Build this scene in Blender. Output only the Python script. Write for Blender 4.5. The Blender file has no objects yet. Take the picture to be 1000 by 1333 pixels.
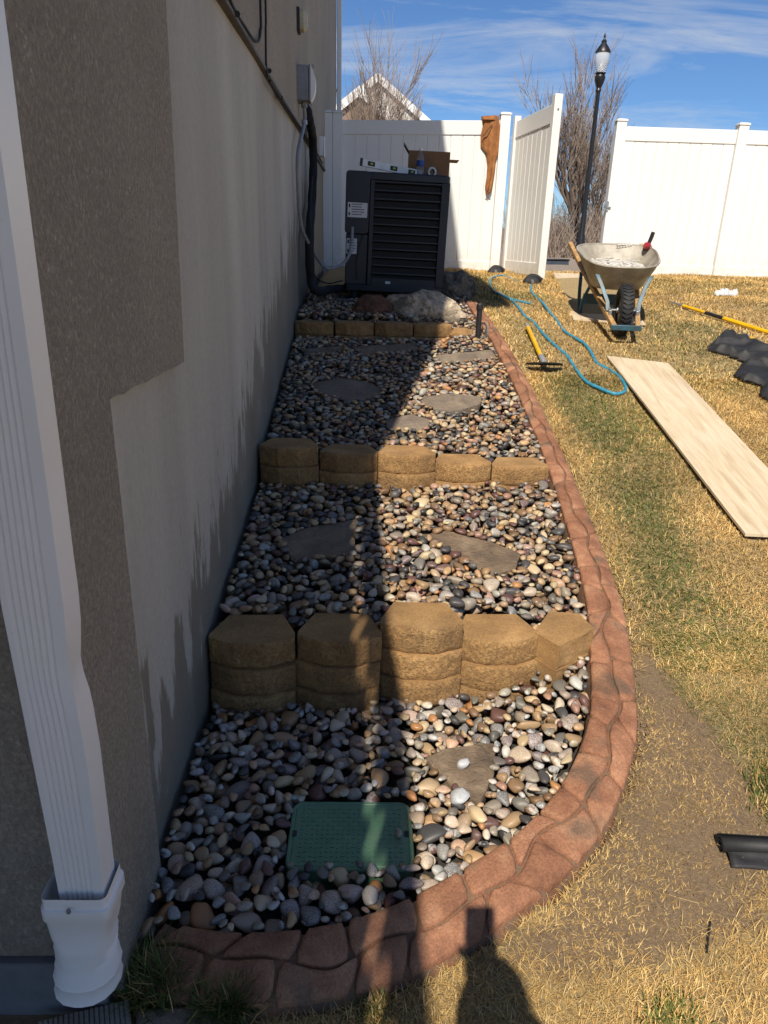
import bpy, bmesh, math, random
import numpy as np
from mathutils import Vector, Matrix, noise as mnoise
random.seed(7); rng = np.random.default_rng(7)
S = bpy.context.scene; COL = S.collection
rad = math.radians

# ------------------------------------------------------------------ camera
FPX = 922.0; PP = (500.0, 666.5); H = 1.57
AX = np.array([[0.9995147687495374, 0.018100593421759098, 0.025349468817692206],
               [-0.01719714364269344, -0.3578749034236218, 0.9336111673229204],
               [0.025970854858697795, -0.9335940884652781, -0.3573899728316323]])
cam = bpy.data.cameras.new('camera'); camo = bpy.data.objects.new('camera', cam); COL.objects.link(camo)
cr, cu, cb = AX @ [1, 0, 0], AX @ [0, -1, 0], -(AX @ [0, 0, 1])
camo.matrix_world = Matrix(((cr[0], cu[0], cb[0], 0), (cr[1], cu[1], cb[1], 0), (cr[2], cu[2], cb[2], H), (0, 0, 0, 1)))
cam.sensor_fit = 'HORIZONTAL'; cam.sensor_width = 36; cam.lens = FPX / 1000 * 36
cam.clip_start = .02; cam.clip_end = 3000
S.camera = camo

# ------------------------------------------------------------------ sky, sun, exposure
SUN_EL, SUN_AZ = rad(50), rad(13.2)          # light travels forward and a little to the right
w = bpy.data.worlds.new('World'); S.world = w; w.use_nodes = True
nt = w.node_tree; nt.nodes.clear()
out = nt.nodes.new('ShaderNodeOutputWorld'); bg = nt.nodes.new('ShaderNodeBackground')
sky = nt.nodes.new('ShaderNodeTexSky'); sky.sky_type = 'NISHITA'; sky.sun_disc = False
sky.sun_elevation = SUN_EL; sky.sun_rotation = math.pi + SUN_AZ; sky.altitude = 1400; sky.air_density = 1.0; sky.dust_density = .3; sky.ozone_density = 2.0
tc = nt.nodes.new('ShaderNodeTexCoord'); sep = nt.nodes.new('ShaderNodeSeparateXYZ')
nt.links.new(tc.outputs['Generated'], sep.inputs[0])
def M_(op, a, b=None, n=None):
    m = (n or nt).nodes.new('ShaderNodeMath'); m.operation = op
    for i, v in enumerate((a, b)):
        if v is None: continue
        if isinstance(v, (int, float)): m.inputs[i].default_value = v
        else: (n or nt).links.new(v, m.inputs[i])
    return m.outputs[0]
zc = M_('ADD', M_('MAXIMUM', sep.outputs[2], 0.0), .12)
cv = nt.nodes.new('ShaderNodeCombineXYZ')
nt.links.new(M_('DIVIDE', sep.outputs[0], zc), cv.inputs[0]); nt.links.new(M_('DIVIDE', sep.outputs[1], zc), cv.inputs[1])
mp = nt.nodes.new('ShaderNodeMapping'); mp.inputs['Scale'].default_value = (.5, 1.5, 1); mp.inputs['Rotation'].default_value = (0, 0, .35)
nt.links.new(cv.outputs[0], mp.inputs[0])
ns = nt.nodes.new('ShaderNodeTexNoise'); ns.inputs['Scale'].default_value = 1.5; ns.inputs['Detail'].default_value = 9; ns.inputs['Roughness'].default_value = .62; ns.inputs['Distortion'].default_value = .8
nt.links.new(mp.outputs[0], ns.inputs['Vector'])
rp = nt.nodes.new('ShaderNodeValToRGB'); rp.color_ramp.elements[0].position = .47; rp.color_ramp.elements[1].position = .72
rp.color_ramp.elements[1].color = (.62, .62, .62, 1)
nt.links.new(ns.outputs[0], rp.inputs[0])
tint = nt.nodes.new('ShaderNodeMixRGB'); tint.blend_type = 'MULTIPLY'; tint.inputs[0].default_value = 1; tint.inputs[2].default_value = (.50, .78, 1.12, 1)
nt.links.new(sky.outputs[0], tint.inputs[1])
mx = nt.nodes.new('ShaderNodeMixRGB'); mx.inputs[2].default_value = (6.2, 6.7, 7.4, 1)
nt.links.new(rp.outputs[0], mx.inputs[0]); nt.links.new(tint.outputs[0], mx.inputs[1])
nt.links.new(mx.outputs[0], bg.inputs[0]); bg.inputs[1].default_value = .083
nt.links.new(bg.outputs[0], out.inputs[0])
sl = bpy.data.lights.new('sun', 'SUN'); sl.energy = 4.8; sl.angle = rad(.53); sl.color = (1, .972, .925)
so = bpy.data.objects.new('sun', sl); COL.objects.link(so)
sd = Vector((math.sin(SUN_AZ) * math.cos(SUN_EL), math.cos(SUN_AZ) * math.cos(SUN_EL), -math.sin(SUN_EL)))
so.rotation_euler = sd.to_track_quat('-Z', 'Y').to_euler(); so.location = (-3, -10, 14)
S.view_settings.view_transform = 'Standard'; S.view_settings.look = 'None'; S.view_settings.exposure = 0.38; S.view_settings.use_white_balance = True; S.view_settings.white_balance_temperature = 7200; S.view_settings.white_balance_tint = 10; S.view_settings.gamma = 1
S.render.engine = 'CYCLES'; S.cycles.use_denoising = True; S.cycles.max_bounces = 6; S.cycles.diffuse_bounces = 4

# ------------------------------------------------------------------ pixel -> place helpers
GY = [-60, -3, 0, 1.2, 2.15, 3.45, 5.5, 7.0, 8.5, 10.3, 14, 3000]
GZ = [-.6, -.12, -.06, 0, .11, .37, .83, 1.07, 1.18, 1.235, 1.25, 1.25]
def g(Y): return float(np.interp(Y, GY, GZ))
def ray(px, py): return AX @ np.array([(px - PP[0]) / FPX, (py - PP[1]) / FPX, 1.0])
def onY(px, py, Y): r = ray(px, py); return Vector(r * (Y / r[1])) + Vector((0, 0, H))
def onF(px, py, fn):
    r = ray(px, py); t = .3
    while t < 60:
        p = r * t
        if H + p[2] < fn(p[0], p[1]): break
        t *= 1.004
    return Vector((p[0], p[1], fn(p[0], p[1])))
def onG(px, py, dz=0): return onF(px, py, lambda x, y: g(y) + dz)
def sm(x, a, b): t = np.clip((x - a) / (b - a), 0, 1); return t * t * (3 - 2 * t)

# ------------------------------------------------------------------ mesh helpers
class MB:
    def __init__(s): s.v = []; s.f = []
    def add(s, vs, fs):
        o = len(s.v); s.v += [tuple(v) for v in vs]; s.f += [tuple(i + o for i in f) for f in fs]; return s
    def box(s, a, b, M=None):
        vs = [Vector((x, y, z)) for z in (a[2], b[2]) for y in (a[1], b[1]) for x in (a[0], b[0])]
        if M is not None: vs = [M @ v for v in vs]
        return s.add(vs, [(0, 2, 3, 1), (4, 5, 7, 6), (0, 1, 5, 4), (2, 6, 7, 3), (0, 4, 6, 2), (1, 3, 7, 5)])
    def tube(s, pts, r, n=8, caps=True, flat=None):
        pts = [Vector(p) for p in pts]; N = len(pts); rr = r if hasattr(r, '__len__') else [r] * N
        vs = []; fs = []; T0 = (pts[1] - pts[0]).normalized()
        up = Vector((0, 0, 1)) if abs(T0.z) < .9 else Vector((0, 1, 0))
        nx = T0.cross(up).normalized()
        for i in range(N):
            T = (pts[min(i + 1, N - 1)] - pts[max(i - 1, 0)]).normalized()
            nx = (nx - T * nx.dot(T)).normalized(); ny = T.cross(nx)
            for k in range(n):
                a = 2 * math.pi * k / n
                vs.append(pts[i] + nx * (math.cos(a) * rr[i]) + ny * (math.sin(a) * rr[i] * (flat or 1)))
        for i in range(N - 1):
            for k in range(n):
                k2 = (k + 1) % n; fs.append((i * n + k, i * n + k2, (i + 1) * n + k2, (i + 1) * n + k))
        if caps: fs.append(tuple(range(n))[::-1]); fs.append(tuple(range((N - 1) * n, N * n)))
        return s.add(vs, fs)
    def lathe(s, prof, n=20, c=(0, 0, 0)):
        vs = []; fs = []
        for r, z in prof:
            for k in range(n):
                a = 2 * math.pi * k / n; vs.append((c[0] + r * math.cos(a), c[1] + r * math.sin(a), c[2] + z))
        for i in range(len(prof) - 1):
            for k in range(n):
                k2 = (k + 1) % n; fs.append((i * n + k, i * n + k2, (i + 1) * n + k2, (i + 1) * n + k))
        fs.append(tuple(range(n))[::-1]); fs.append(tuple(range((len(prof) - 1) * n, len(prof) * n)))
        return s.add(vs, fs)
    def prism(s, poly, z0, z1, M=None):          # polygon in xy, extruded in z (z may be per-vertex lists)
        n = len(poly); A = z0 if hasattr(z0, '__len__') else [z0] * n; B = z1 if hasattr(z1, '__len__') else [z1] * n
        vs = [Vector((p[0], p[1], A[i])) for i, p in enumerate(poly)] + [Vector((p[0], p[1], B[i])) for i, p in enumerate(poly)]
        if M is not None: vs = [M @ v for v in vs]
        fs = [tuple(range(n))[::-1], tuple(range(n, 2 * n))] + [(i, (i + 1) % n, n + (i + 1) % n, n + i) for i in range(n)]
        return s.add(vs, fs)
    def rings(s, rs, close0=True, close1=True):
        n = len(rs[0]); vs = [v for r in rs for v in r]; fs = []
        for i in range(len(rs) - 1):
            for k in range(n):
                k2 = (k + 1) % n; fs.append((i * n + k, i * n + k2, (i + 1) * n + k2, (i + 1) * n + k))
        if close0: fs.append(tuple(range(n))[::-1])
        if close1: fs.append(tuple(range((len(rs) - 1) * n, len(rs) * n)))
        return s.add(vs, fs)
    def mesh(s, name, m, ang=35, fix=True):
        me = bpy.data.meshes.new(name); me.from_pydata(s.v, [], s.f); me.materials.append(m)
        if fix:
            bm = bmesh.new(); bm.from_mesh(me); bmesh.ops.recalc_face_normals(bm, faces=bm.faces); bm.to_mesh(me); bm.free()
        me.polygons.foreach_set('use_smooth', [True] * len(me.polygons)); me.set_sharp_from_angle(angle=rad(ang)); me.update()
        return me
    def build(s, name, m, parent=None, bevel=0, seg=2, ang=35, fix=True):
        o = bpy.data.objects.new(name, s.mesh(name, m, ang, fix)); COL.objects.link(o)
        if parent: o.parent = parent
        if bevel:
            b = o.modifiers.new('bevel', 'BEVEL'); b.width = bevel; b.segments = seg; b.limit_method = 'ANGLE'; b.angle_limit = rad(40)
        return o
def link_mesh(name, me, parent=None):
    o = bpy.data.objects.new(name, me); COL.objects.link(o)
    if parent: o.parent = parent
    return o
def tag(o, label=None, cat=None, group=None, kind=None):
    for k, v in (('label', label), ('category', cat), ('group', group), ('kind', kind)):
        if v: o[k] = v
    return o
def thing(name, label, cat, loc=(0, 0, 0), rz=0, group=None):
    o = bpy.data.objects.new(name, None); COL.objects.link(o); o.location = loc; o.rotation_euler = (0, 0, rz); o.empty_display_size = .1
    return tag(o, label, cat, group)
def np_mesh(name, V, F, m, col=None, smooth=True):
    """fast mesh from numpy: V (n,3), F (k,3|4) ; col (n,4)"""
    me = bpy.data.meshes.new(name); me.vertices.add(len(V)); me.vertices.foreach_set('co', np.ascontiguousarray(V, np.float32).ravel())
    k = F.shape[1]; me.loops.add(F.size); me.loops.foreach_set('vertex_index', np.ascontiguousarray(F, np.int32).ravel())
    me.polygons.add(len(F)); me.polygons.foreach_set('loop_start', np.arange(0, F.size, k, dtype=np.int32))
    me.update(calc_edges=True); me.polygons.foreach_set('use_smooth', np.full(len(F), smooth))
    if col is not None:
        a = me.color_attributes.new('col', 'FLOAT_COLOR', 'POINT'); a.data.foreach_set('color', np.ascontiguousarray(col, np.float32).ravel())
    me.materials.append(m); me.validate(); return me
def crom(P, n):                                   # Catmull-Rom
    P = [Vector(p) for p in P]; Q = [P[0] * 2 - P[1]] + P + [P[-1] * 2 - P[-2]]; R = []
    for i in range(1, len(Q) - 2):
        for k in range(n):
            t = k / n; a, b, c, d = Q[i - 1:i + 3]
            R.append(.5 * ((2 * b) + (c - a) * t + (2 * a - 5 * b + 4 * c - d) * t * t + (3 * b - a - 3 * c + d) * t ** 3))
    return R + [P[-1]]
def fbm(x, y, z=0, o=3):
    return mnoise.fractal(Vector((x, y, z)), 1.0, 2.0, o)

# ------------------------------------------------------------------ materials
class NT:
    def __init__(s, name):
        s.m = bpy.data.materials.new(name); s.m.use_nodes = True; s.t = s.m.node_tree; s.b = s.t.nodes['Principled BSDF']
    def n(s, t, **kw):
        x = s.t.nodes.new('ShaderNode' + t)
        for k, v in kw.items():
            if k.startswith('i_'): x.inputs[k[2:].replace('_', ' ')].default_value = v
            else: setattr(x, k, v)
        return x
    def l(s, a, b): s.t.links.new(a, b)
    def math(s, op, a, b=None): return M_(op, a, b, s.t)
    def coord(s, which='Object', scale=(1, 1, 1)):
        c = s.n('TexCoord'); m = s.n('Mapping'); m.inputs['Scale'].default_value = scale; s.l(c.outputs[which], m.inputs[0]); return m.outputs[0]
    def noise(s, vec, scale, detail=4, rough=.55, dist=0):
        x = s.n('TexNoise'); x.inputs['Scale'].default_value = scale; x.inputs['Detail'].default_value = detail; x.inputs['Roughness'].default_value = rough; x.inputs['Distortion'].default_value = dist
        s.l(vec, x.inputs['Vector']); return x.outputs[0]
    def ramp(s, fac, stops):
        r = s.n('ValToRGB'); e = r.color_ramp.elements
        while len(e) < len(stops): e.new(.5)
        for i, (p, c) in enumerate(stops): e[i].position = p; e[i].color = (*c, 1) if hasattr(c, '__len__') else (c, c, c, 1)
        s.l(fac, r.inputs[0]); return r.outputs[0]
    def mix(s, f, a, b, mode='MIX'):
        x = s.n('MixRGB', blend_type=mode)
        for i, v in ((0, f), (1, a), (2, b)):
            if isinstance(v, (int, float)): x.inputs[i].default_value = v if i == 0 else (v, v, v, 1)
            elif isinstance(v, tuple): x.inputs[i].default_value = (*v, 1) if len(v) == 3 else v
            else: s.l(v, x.inputs[i])
        return x.outputs[0]
    def bump(s, hgt, strength=.3, dist=.01, prev=None):
        x = s.n('Bump'); x.inputs['Strength'].default_value = strength; x.inputs['Distance'].default_value = dist; s.l(hgt, x.inputs['Height'])
        if prev is not None: s.l(prev, x.inputs['Normal'])
        s.l(x.outputs[0], s.b.inputs['Normal']); return x.outputs[0]
    def fin(s, col=None, rough=.7, metal=0, spec=None):
        if col is not None:
            if isinstance(col, tuple): s.b.inputs['Base Color'].default_value = (*col, 1)
            else: s.l(col, s.b.inputs['Base Color'])
        if isinstance(rough, (int, float)): s.b.inputs['Roughness'].default_value = rough
        else: s.l(rough, s.b.inputs['Roughness'])
        s.b.inputs['Metallic'].default_value = metal
        if spec is not None: s.b.inputs['Specular IOR Level'].default_value = spec
        return s.m
def pm(name, c1, c2=None, scale=6, rough=.6, bump=0, bscale=60, metal=0, stretch=(1, 1, 1), bdist=.004, spec=None, lo=.35, hi=.65):
    t = NT(name); v = t.coord('Object', stretch)
    c2 = c2 or tuple(x * .8 for x in c1)
    col = t.ramp(t.noise(v, scale, 6, .6), [(lo, c2), (hi, c1)])
    fine = t.noise(v, scale * 9, 3); col = t.mix(.25, col, t.mix(1, col, t.ramp(fine, [(.3, .55), (.7, 1.35)]), 'MULTIPLY'))
    if bump: t.bump(t.noise(v, bscale, 5, .6), bump, bdist)
    return t.fin(col, rough, metal, spec)
MAT = {}
def smooth_white(name, c, rough, dirt):
    t = NT(name); v = t.coord('Object'); f = t.ramp(t.noise(v, 1.7, 5, .6), [(.5, 0), (.85, dirt)])
    col = t.mix(f, c, (.55, .52, .45)); sp = t.ramp(t.noise(v, 45, 4, .7), [(.68, 0), (.8, dirt)]); col = t.mix(sp, col, (.5, .46, .38))
    if name == 'white_vinyl':
        sx = t.n('SeparateXYZ'); t.l(v, sx.inputs[0]); m = t.math('MULTIPLY', t.ramp(t.math('SUBTRACT', sx.outputs[2], 1.0), [(.2, 1), (.55, 0)]), t.ramp(t.noise(v, 12, 6, .75), [(.42, 0), (.66, .5)])); col = t.mix(m, col, (.38, .31, .21))
    return t.fin(col, rough)
MAT['vinyl'] = smooth_white('white_vinyl', (.75, .745, .72), .38, .16)
MAT['white_paint'] = smooth_white('white_aluminium', (.79, .785, .77), .34, .45)
MAT['white_plastic'] = smooth_white('white_plastic', (.82, .815, .80), .4, .3)
MAT['ac'] = pm('dark_grey_paint', (.007, .009, .018), (.005, .0065, .013), 5, .42, .08, 300, bdist=.0006)
MAT['ac_black'] = pm('black_coil', (.006, .006, .008), (.003, .003, .004), 30, .7)
MAT['pad'] = pm('blue_grey_pad', (.045, .06, .09), (.03, .04, .06), 12, .8, .3, 90)
MAT['rubber'] = pm('black_rubber', (.02, .02, .022), (.011, .011, .012), 14, .75, .3, 120)
MAT['foam'] = pm('black_foam', (.012, .012, .013), (.007, .007, .008), 18, .85, .3, 80)
MAT['grey_pvc'] = pm('grey_conduit', (.27, .28, .30), (.20, .21, .225), 12, .5)
MAT['steel'] = pm('galvanised_steel', (.42, .43, .44), (.30, .31, .32), 20, .42, .05, 60, metal=.7)
MAT['box_grey'] = pm('grey_enamel', (.23, .245, .27), (.19, .20, .225), 8, .4)
MAT['cream'] = pm('yellowed_plastic', (.50, .46, .34), (.38, .34, .24), 10, .5)
MAT['blue_paint'] = pm('teal_blue_enamel', (.020, .115, .17), (.035, .055, .065), 14, .42, .05, 60)
MAT['wood'] = pm('ash_wood', (.50, .31, .13), (.27, .15, .06), 9, .55, .1, 40, stretch=(9, 1.2, 9))
MAT['tray'] = pm('tray_steel', (.42, .385, .325), (.22, .19, .145), 7, .55, .06, 30, metal=.08)
MAT['dust'] = pm('pale_dust', (.60, .58, .54), (.36, .34, .31), 24, .9, .5, 90)
MAT['yellow'] = pm('yellow_fibreglass', (.72, .42, .012), (.62, .34, .01), 9, .4)
MAT['black_plastic'] = pm('black_plastic', (.018, .018, .02), (.012, .012, .013), 14, .45)
MAT['red_plastic'] = pm('red_plastic', (.45, .02, .03), (.3, .015, .02), 14, .4)
MAT['hose'] = pm('blue_hose', (.03, .27, .40), (.02, .17, .27), 30, .5, .2, 200)
MAT['card'] = pm('brown_cardboard', (.24, .13, .062), (.20, .105, .05), 9, .8, .05, 60)
MAT['canvas'] = pm('brown_canvas', (.38, .155, .05), (.25, .095, .03), 14, .9, .35, 260, bdist=.002)
MAT['canvas_dark'] = pm('grey_lining', (.10, .09, .085), (.06, .055, .05), 20, .9)
MAT['fabric'] = pm('landscape_fabric', (.016, .016, .018), (.009, .009, .010), 20, .62, .4, 240, bdist=.002)
MAT['lamp_black'] = pm('black_lamp_paint', (.014, .014, .016), (.009, .009, .010), 10, .4)
MAT['bark'] = pm('bare_bark', (.13, .095, .075), (.07, .05, .04), 5, .9)
MAT['twig'] = pm('thin_twigs', (.27, .21, .17), (.19, .145, .115), 5, .9)
MAT['roofing'] = pm('roof_shingle', (.16, .145, .135), (.10, .09, .085), 12, .9, .3, 40)
MAT['siding'] = pm('white_siding', (.66, .64, .60), (.58, .56, .52), 3, .7)
MAT['brick_far'] = pm('far_stone', (.30, .20, .15), (.22, .15, .11), 20, .9)
MAT['deck'] = pm('deck_timber', (.20, .13, .08), (.14, .09, .055), 7, .8, .2, 40, stretch=(1, 8, 1))
MAT['old_board'] = pm('weathered_board', (.34, .30, .24), (.22, .19, .15), 10, .85, .3, 50, stretch=(1, 14, 1))
MAT['paper'] = pm('white_label', (.62, .63, .64), (.55, .56, .57), 30, .6)
MAT['ink'] = pm('black_print', (.03, .03, .035), (.02, .02, .025), 30, .7)
MAT['blue_ink'] = pm('blue_print', (.02, .08, .35), (.015, .06, .25), 30, .5)
MAT['skin'] = pm('skin', (.45, .27, .19), (.4, .23, .16), 9, .55)
MAT['jacket'] = pm('navy_cotton', (.03, .04, .07), (.02, .028, .05), 9, .9)
MAT['jeans'] = pm('denim', (.06, .08, .13), (.04, .055, .09), 9, .9)
MAT['chrome'] = pm('zinc_hardware', (.5, .5, .5), (.38, .38, .38), 14, .35, metal=.8)
MAT['soil'] = pm('brown_soil', (.24, .16, .09), (.13, .085, .05), 14, .95, .6, 80, bdist=.01)
MAT['straw_twig'] = pm('dry_stem', (.42, .30, .14), (.30, .20, .09), 14, .9)
# clear bottle plastic
t = NT('clear_plastic'); t.b.inputs['Transmission Weight'].default_value = .9; t.b.inputs['IOR'].default_value = 1.33; MAT['clear'] = t.fin((.85, .9, .95), .08)
t = NT('lamp_globe'); t.b.inputs['Transmission Weight'].default_value = .55; t.b.inputs['IOR'].default_value = 1.2; MAT['globe'] = t.fin((.80, .84, .86), .25)

def stucco():
    t = NT('tan_stucco'); v = t.coord('Object')
    base = t.ramp(t.noise(v, 1.3, 5), [(.3, (.42, .36, .285)), (.7, (.53, .46, .37))])
    n1 = t.noise(t.coord('Object', (1, 1, .75)), 120, 6, .75, .2)
    n2 = t.noise(v, 300, 4, .75); n3 = t.noise(v, 30, 4)
    pit = t.ramp(n1, [(.34, 0), (.6, 1)])
    grey = t.ramp(t.noise(v, .8, 4), [(.42, 0), (.72, .6)])
    col = t.mix(grey, base, (.42, .38, .32))
    col = t.mix(1, col, t.ramp(pit, [(0, .66), (1, 1.06)]), 'MULTIPLY')
    hgt = t.math('ADD', t.math('MULTIPLY', pit, .8), t.math('ADD', t.math('MULTIPLY', n2, .6), t.math('MULTIPLY', n3, .4)))
    t.bump(hgt, .9, .006)
    sp = t.n('SeparateXYZ'); t.l(v, sp.inputs[0]); spl = t.math('MULTIPLY', t.ramp(t.math('MULTIPLY', sp.outputs[2], 1.6), [(.1, 1), (.75, 0)]), t.ramp(t.noise(v, 9, 6, .7), [(.4, 0), (.62, .55)]))
    col = t.mix(spl, col, (.20, .17, .135))
    return t.fin(col, .92)
MAT['stucco'] = stucco()
def foundation():
    t = NT('grey_parged_concrete'); v = t.coord('Object')
    sp = t.n('SeparateXYZ'); t.l(v, sp.inputs[0]); y, z = sp.outputs[1], sp.outputs[2]
    vs = t.coord('Object', (1, 1, .10)); big = t.noise(vs, 2.4, 5, .55)
    col = t.ramp(big, [(.32, (.33, .312, .27)), (.5, (.40, .382, .335)), (.68, (.47, .45, .40))])
    pat = t.noise(v, 1.3, 4); col = t.mix(t.ramp(pat, [(.45, 0), (.7, .45)]), col, (.40, .37, .325))
    fine = t.noise(v, 60, 4); col = t.mix(.3, col, t.mix(1, col, t.ramp(fine, [(.3, .75), (.7, 1.2)]), 'MULTIPLY'))
    # damp band sprayed up from the ground, ragged drips
    rag = t.noise(t.coord('Object', (1, 3.4, .9)), 2.6, 6, .62); drip = t.noise(t.coord('Object', (1, 20, 1.8)), 1.5, 5, .7)
    edge = t.math('ADD', t.math('MULTIPLY', y, .30), .22)
    lvl = t.math('ADD', edge, t.math('MULTIPLY', t.math('SUBTRACT', rag, .5), 1.9))
    lvl = t.math('ADD', lvl, t.math('MULTIPLY', t.math('SUBTRACT', drip, .5), .35))
    wet = t.ramp(t.math('ADD', t.math('MULTIPLY', t.math('SUBTRACT', lvl, z), 8.0), .5), [(.1, 0), (.9, 1)])
    col = t.mix(wet, col, t.mix(1, col, (.50, .475, .435), 'MULTIPLY'))
    trw = t.noise(t.coord('Object', (1, .6, 2)), 5, 5, .5, .6)
    t.bump(t.math('ADD', t.math('MULTIPLY', trw, .8), t.math('MULTIPLY', fine, .22)), .35, .008)
    return t.fin(col, t.ramp(wet, [(0, .85), (1, .62)]))
MAT['foundation'] = foundation()
def block_mat(name, split):
    t = NT(name); v = t.coord('Object'); oi = t.n('ObjectInfo')
    vv = t.n('VectorMath', operation='ADD'); t.l(v, vv.inputs[0]); t.l(oi.outputs['Location'], vv.inputs[1]); v = vv.outputs[0]
    col = t.ramp(t.noise(v, 7, 5), [(.3, (.23, .125, .048)), (.55, (.335, .188, .072)), (.75, (.40, .24, .10))])
    f = t.noise(v, 130, 5, .7); col = t.mix(.7, col, t.mix(1, col, t.ramp(f, [(.3, .55), (.5, 1), (.72, 1.4)]), 'MULTIPLY'))
    col = t.mix(t.ramp(t.noise(v, 11, 6, .7), [(.64, 0), (.74, .35)]), col, (.45, .37, .26))
    br = t.ramp(oi.outputs['Random'], [(0, .78), (1, 1.14)]); col = t.mix(1, col, br, 'MULTIPLY'); col = t.mix(t.ramp(t.noise(v, 4, 5, .7), [(.52, 0), (.68, .45)]), col, (.14, .085, .04))
    if split:
        pit = t.ramp(t.noise(v, 95, 4, .65, .4), [(.34, 0), (.52, 1)]); col = t.mix(1, col, t.ramp(pit, [(0, .86), (1, 1.08)]), 'MULTIPLY')
        p = t.bump(t.noise(v, 240, 3), .6, .005); t.bump(t.math('ADD', pit, t.noise(v, 48, 5, .7)), .65, .007, p)
    else: p = t.bump(t.noise(v, 240, 3), .5, .004); t.bump(t.noise(v, 75, 5, .75), .5, .005, p)
    return t.fin(col, .93)
MAT['block'] = block_mat('tan_concrete_block', False); MAT['block_split'] = block_mat('tan_split_face', True)
def curb_mat(name, k=1.0):
    t = NT(name); v = t.coord('Object'); oi = t.n('ObjectInfo')
    col = t.ramp(t.noise(v, 9, 6, .6), [(.3, (.175, .072, .037)), (.5, (.285, .125, .066)), (.7, (.38, .195, .108))])
    dk = t.ramp(t.noise(v, 6.5, 3, .5), [(.56, 0), (.68, .7)]); col = t.mix(dk, col, (.105, .075, .05))
    pale = t.ramp(t.noise(v, 16, 5, .7), [(.62, 0), (.78, .4)]); col = t.mix(pale, col, (.52, .36, .26))
    f = t.noise(v, 170, 4, .7); col = t.mix(.8, col, t.mix(1, col, t.ramp(f, [(.3, .6), (.7, 1.4)]), 'MULTIPLY'))
    col = t.mix(1, col, (k, k, k), 'MULTIPLY')
    if k == 1: col = t.mix(1, col, t.ramp(oi.outputs['Random'], [(0, (.82, .80, .78)), (.5, (1.0, 1.0, 1.0)), (1, (1.16, 1.2, 1.22))]), 'MULTIPLY')
    else: col = t.mix(t.ramp(t.noise(v, 30, 5), [(.4, 0), (.6, .8)]), col, (.13, .095, .06))
    p = t.bump(t.noise(t.coord('Object', (1.5, 1, 1)), 45, 5, .65), .7, .008); t.bump(f, .6, .003, p)
    return t.fin(col, .8)
MAT['curb'] = curb_mat('terracotta_stamped_concrete'); MAT['curb_joint'] = curb_mat('terracotta_joint', .7)
def flag_mat():
    t = NT('brown_flagstone'); v = t.coord('Object'); oi = t.n('ObjectInfo')
    vv = t.n('VectorMath', operation='ADD'); t.l(v, vv.inputs[0]); t.l(oi.outputs['Location'], vv.inputs[1]); v = vv.outputs[0]
    col = t.ramp(t.noise(v, 6, 6, .62, .8), [(.3, (.085, .056, .034)), (.5, (.165, .11, .066)), (.7, (.25, .18, .115))])
    col = t.mix(t.ramp(oi.outputs['Random'], [(0, 0), (1, .45)]), col, (.26, .235, .20))
    f = t.noise(v, 90, 4, .7); col = t.mix(.5, col, t.mix(1, col, t.ramp(f, [(.3, .7), (.7, 1.3)]), 'MULTIPLY'))
    p = t.bump(t.noise(v, 18, 6, .7, .8), .9, .02); t.bump(f, .3, .003, p)
    return t.fin(col, .8)
MAT['flag'] = flag_mat()
def pebble_mat(name, attr):
    t = NT(name); 
    if attr: a = t.n('VertexColor', layer_name='col'); base, key = a.outputs[0], a.outputs[1]; v = t.coord('Object')
    else:
        a = t.n('ObjectInfo'); base = a.outputs['Color']; key = a.outputs['Random']
        c = t.coord('Object'); vv = t.n('VectorMath', operation='ADD'); t.l(c, vv.inputs[0]); t.l(a.outputs['Location'], vv.inputs[1]); v = vv.outputs[0]
    n1 = t.noise(v, 26, 5, .6, .6); n2 = t.noise(v, 140, 4, .7)
    col = t.mix(.6, base, t.mix(1, base, t.ramp(n1, [(.3, .55), (.5, 1), (.7, 1.4)]), 'MULTIPLY'))
    col = t.mix(.45, col, t.mix(1, col, t.ramp(n2, [(.3, .6), (.7, 1.4)]), 'MULTIPLY'))
    # pale lime film on some stones, bare towards the underside patches
    film = t.ramp(t.noise(v, 17, 5, .65), [(.46, 0), (.56, 1)])
    k = t.ramp(key, [(.42, 0), (.66, .8)]); film = t.math('MULTIPLY', film, k)
    film = t.math('MULTIPLY', film, t.ramp(t.noise(v, 330, 3, .7), [(.3, .35), (.6, 1)]))
    col = t.mix(film, col, (.64, .63, .60))
    t.bump(n2, .16, .002)
    return t.fin(col, t.ramp(n1, [(.3, .34), (.7, .6)]), 0, .5)
MAT['pebble'] = pebble_mat('river_pebble', False); MAT['gravel'] = pebble_mat('river_gravel', True)
def rock_mat(name, c, spots):
    t = NT(name); v = t.coord('Object')
    col = t.ramp(t.noise(v, 5, 6, .65, .6), [(.38, tuple(x * .38 for x in c)), (.5, c), (.62, tuple(min(1, x * 1.35) for x in c))])
    col = t.mix(t.ramp(t.noise(v, 22, 5, .7), [(.50, 0), (.60, .75)]), col, spots)
    p = t.bump(t.noise(v, 14, 7, .7), 1.0, .05); t.bump(t.noise(v, 70, 5, .7), .7, .012, p)
    return t.fin(col, .9)
MAT['boulder'] = rock_mat('pale_boulder', (.58, .47, .34), (.20, .15, .105))
MAT['red_rock'] = rock_mat('red_boulder', (.20, .085, .05), (.11, .05, .03))
MAT['dark_rock'] = rock_mat('dark_boulder', (.14, .11, .08), (.30, .26, .20))
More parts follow.
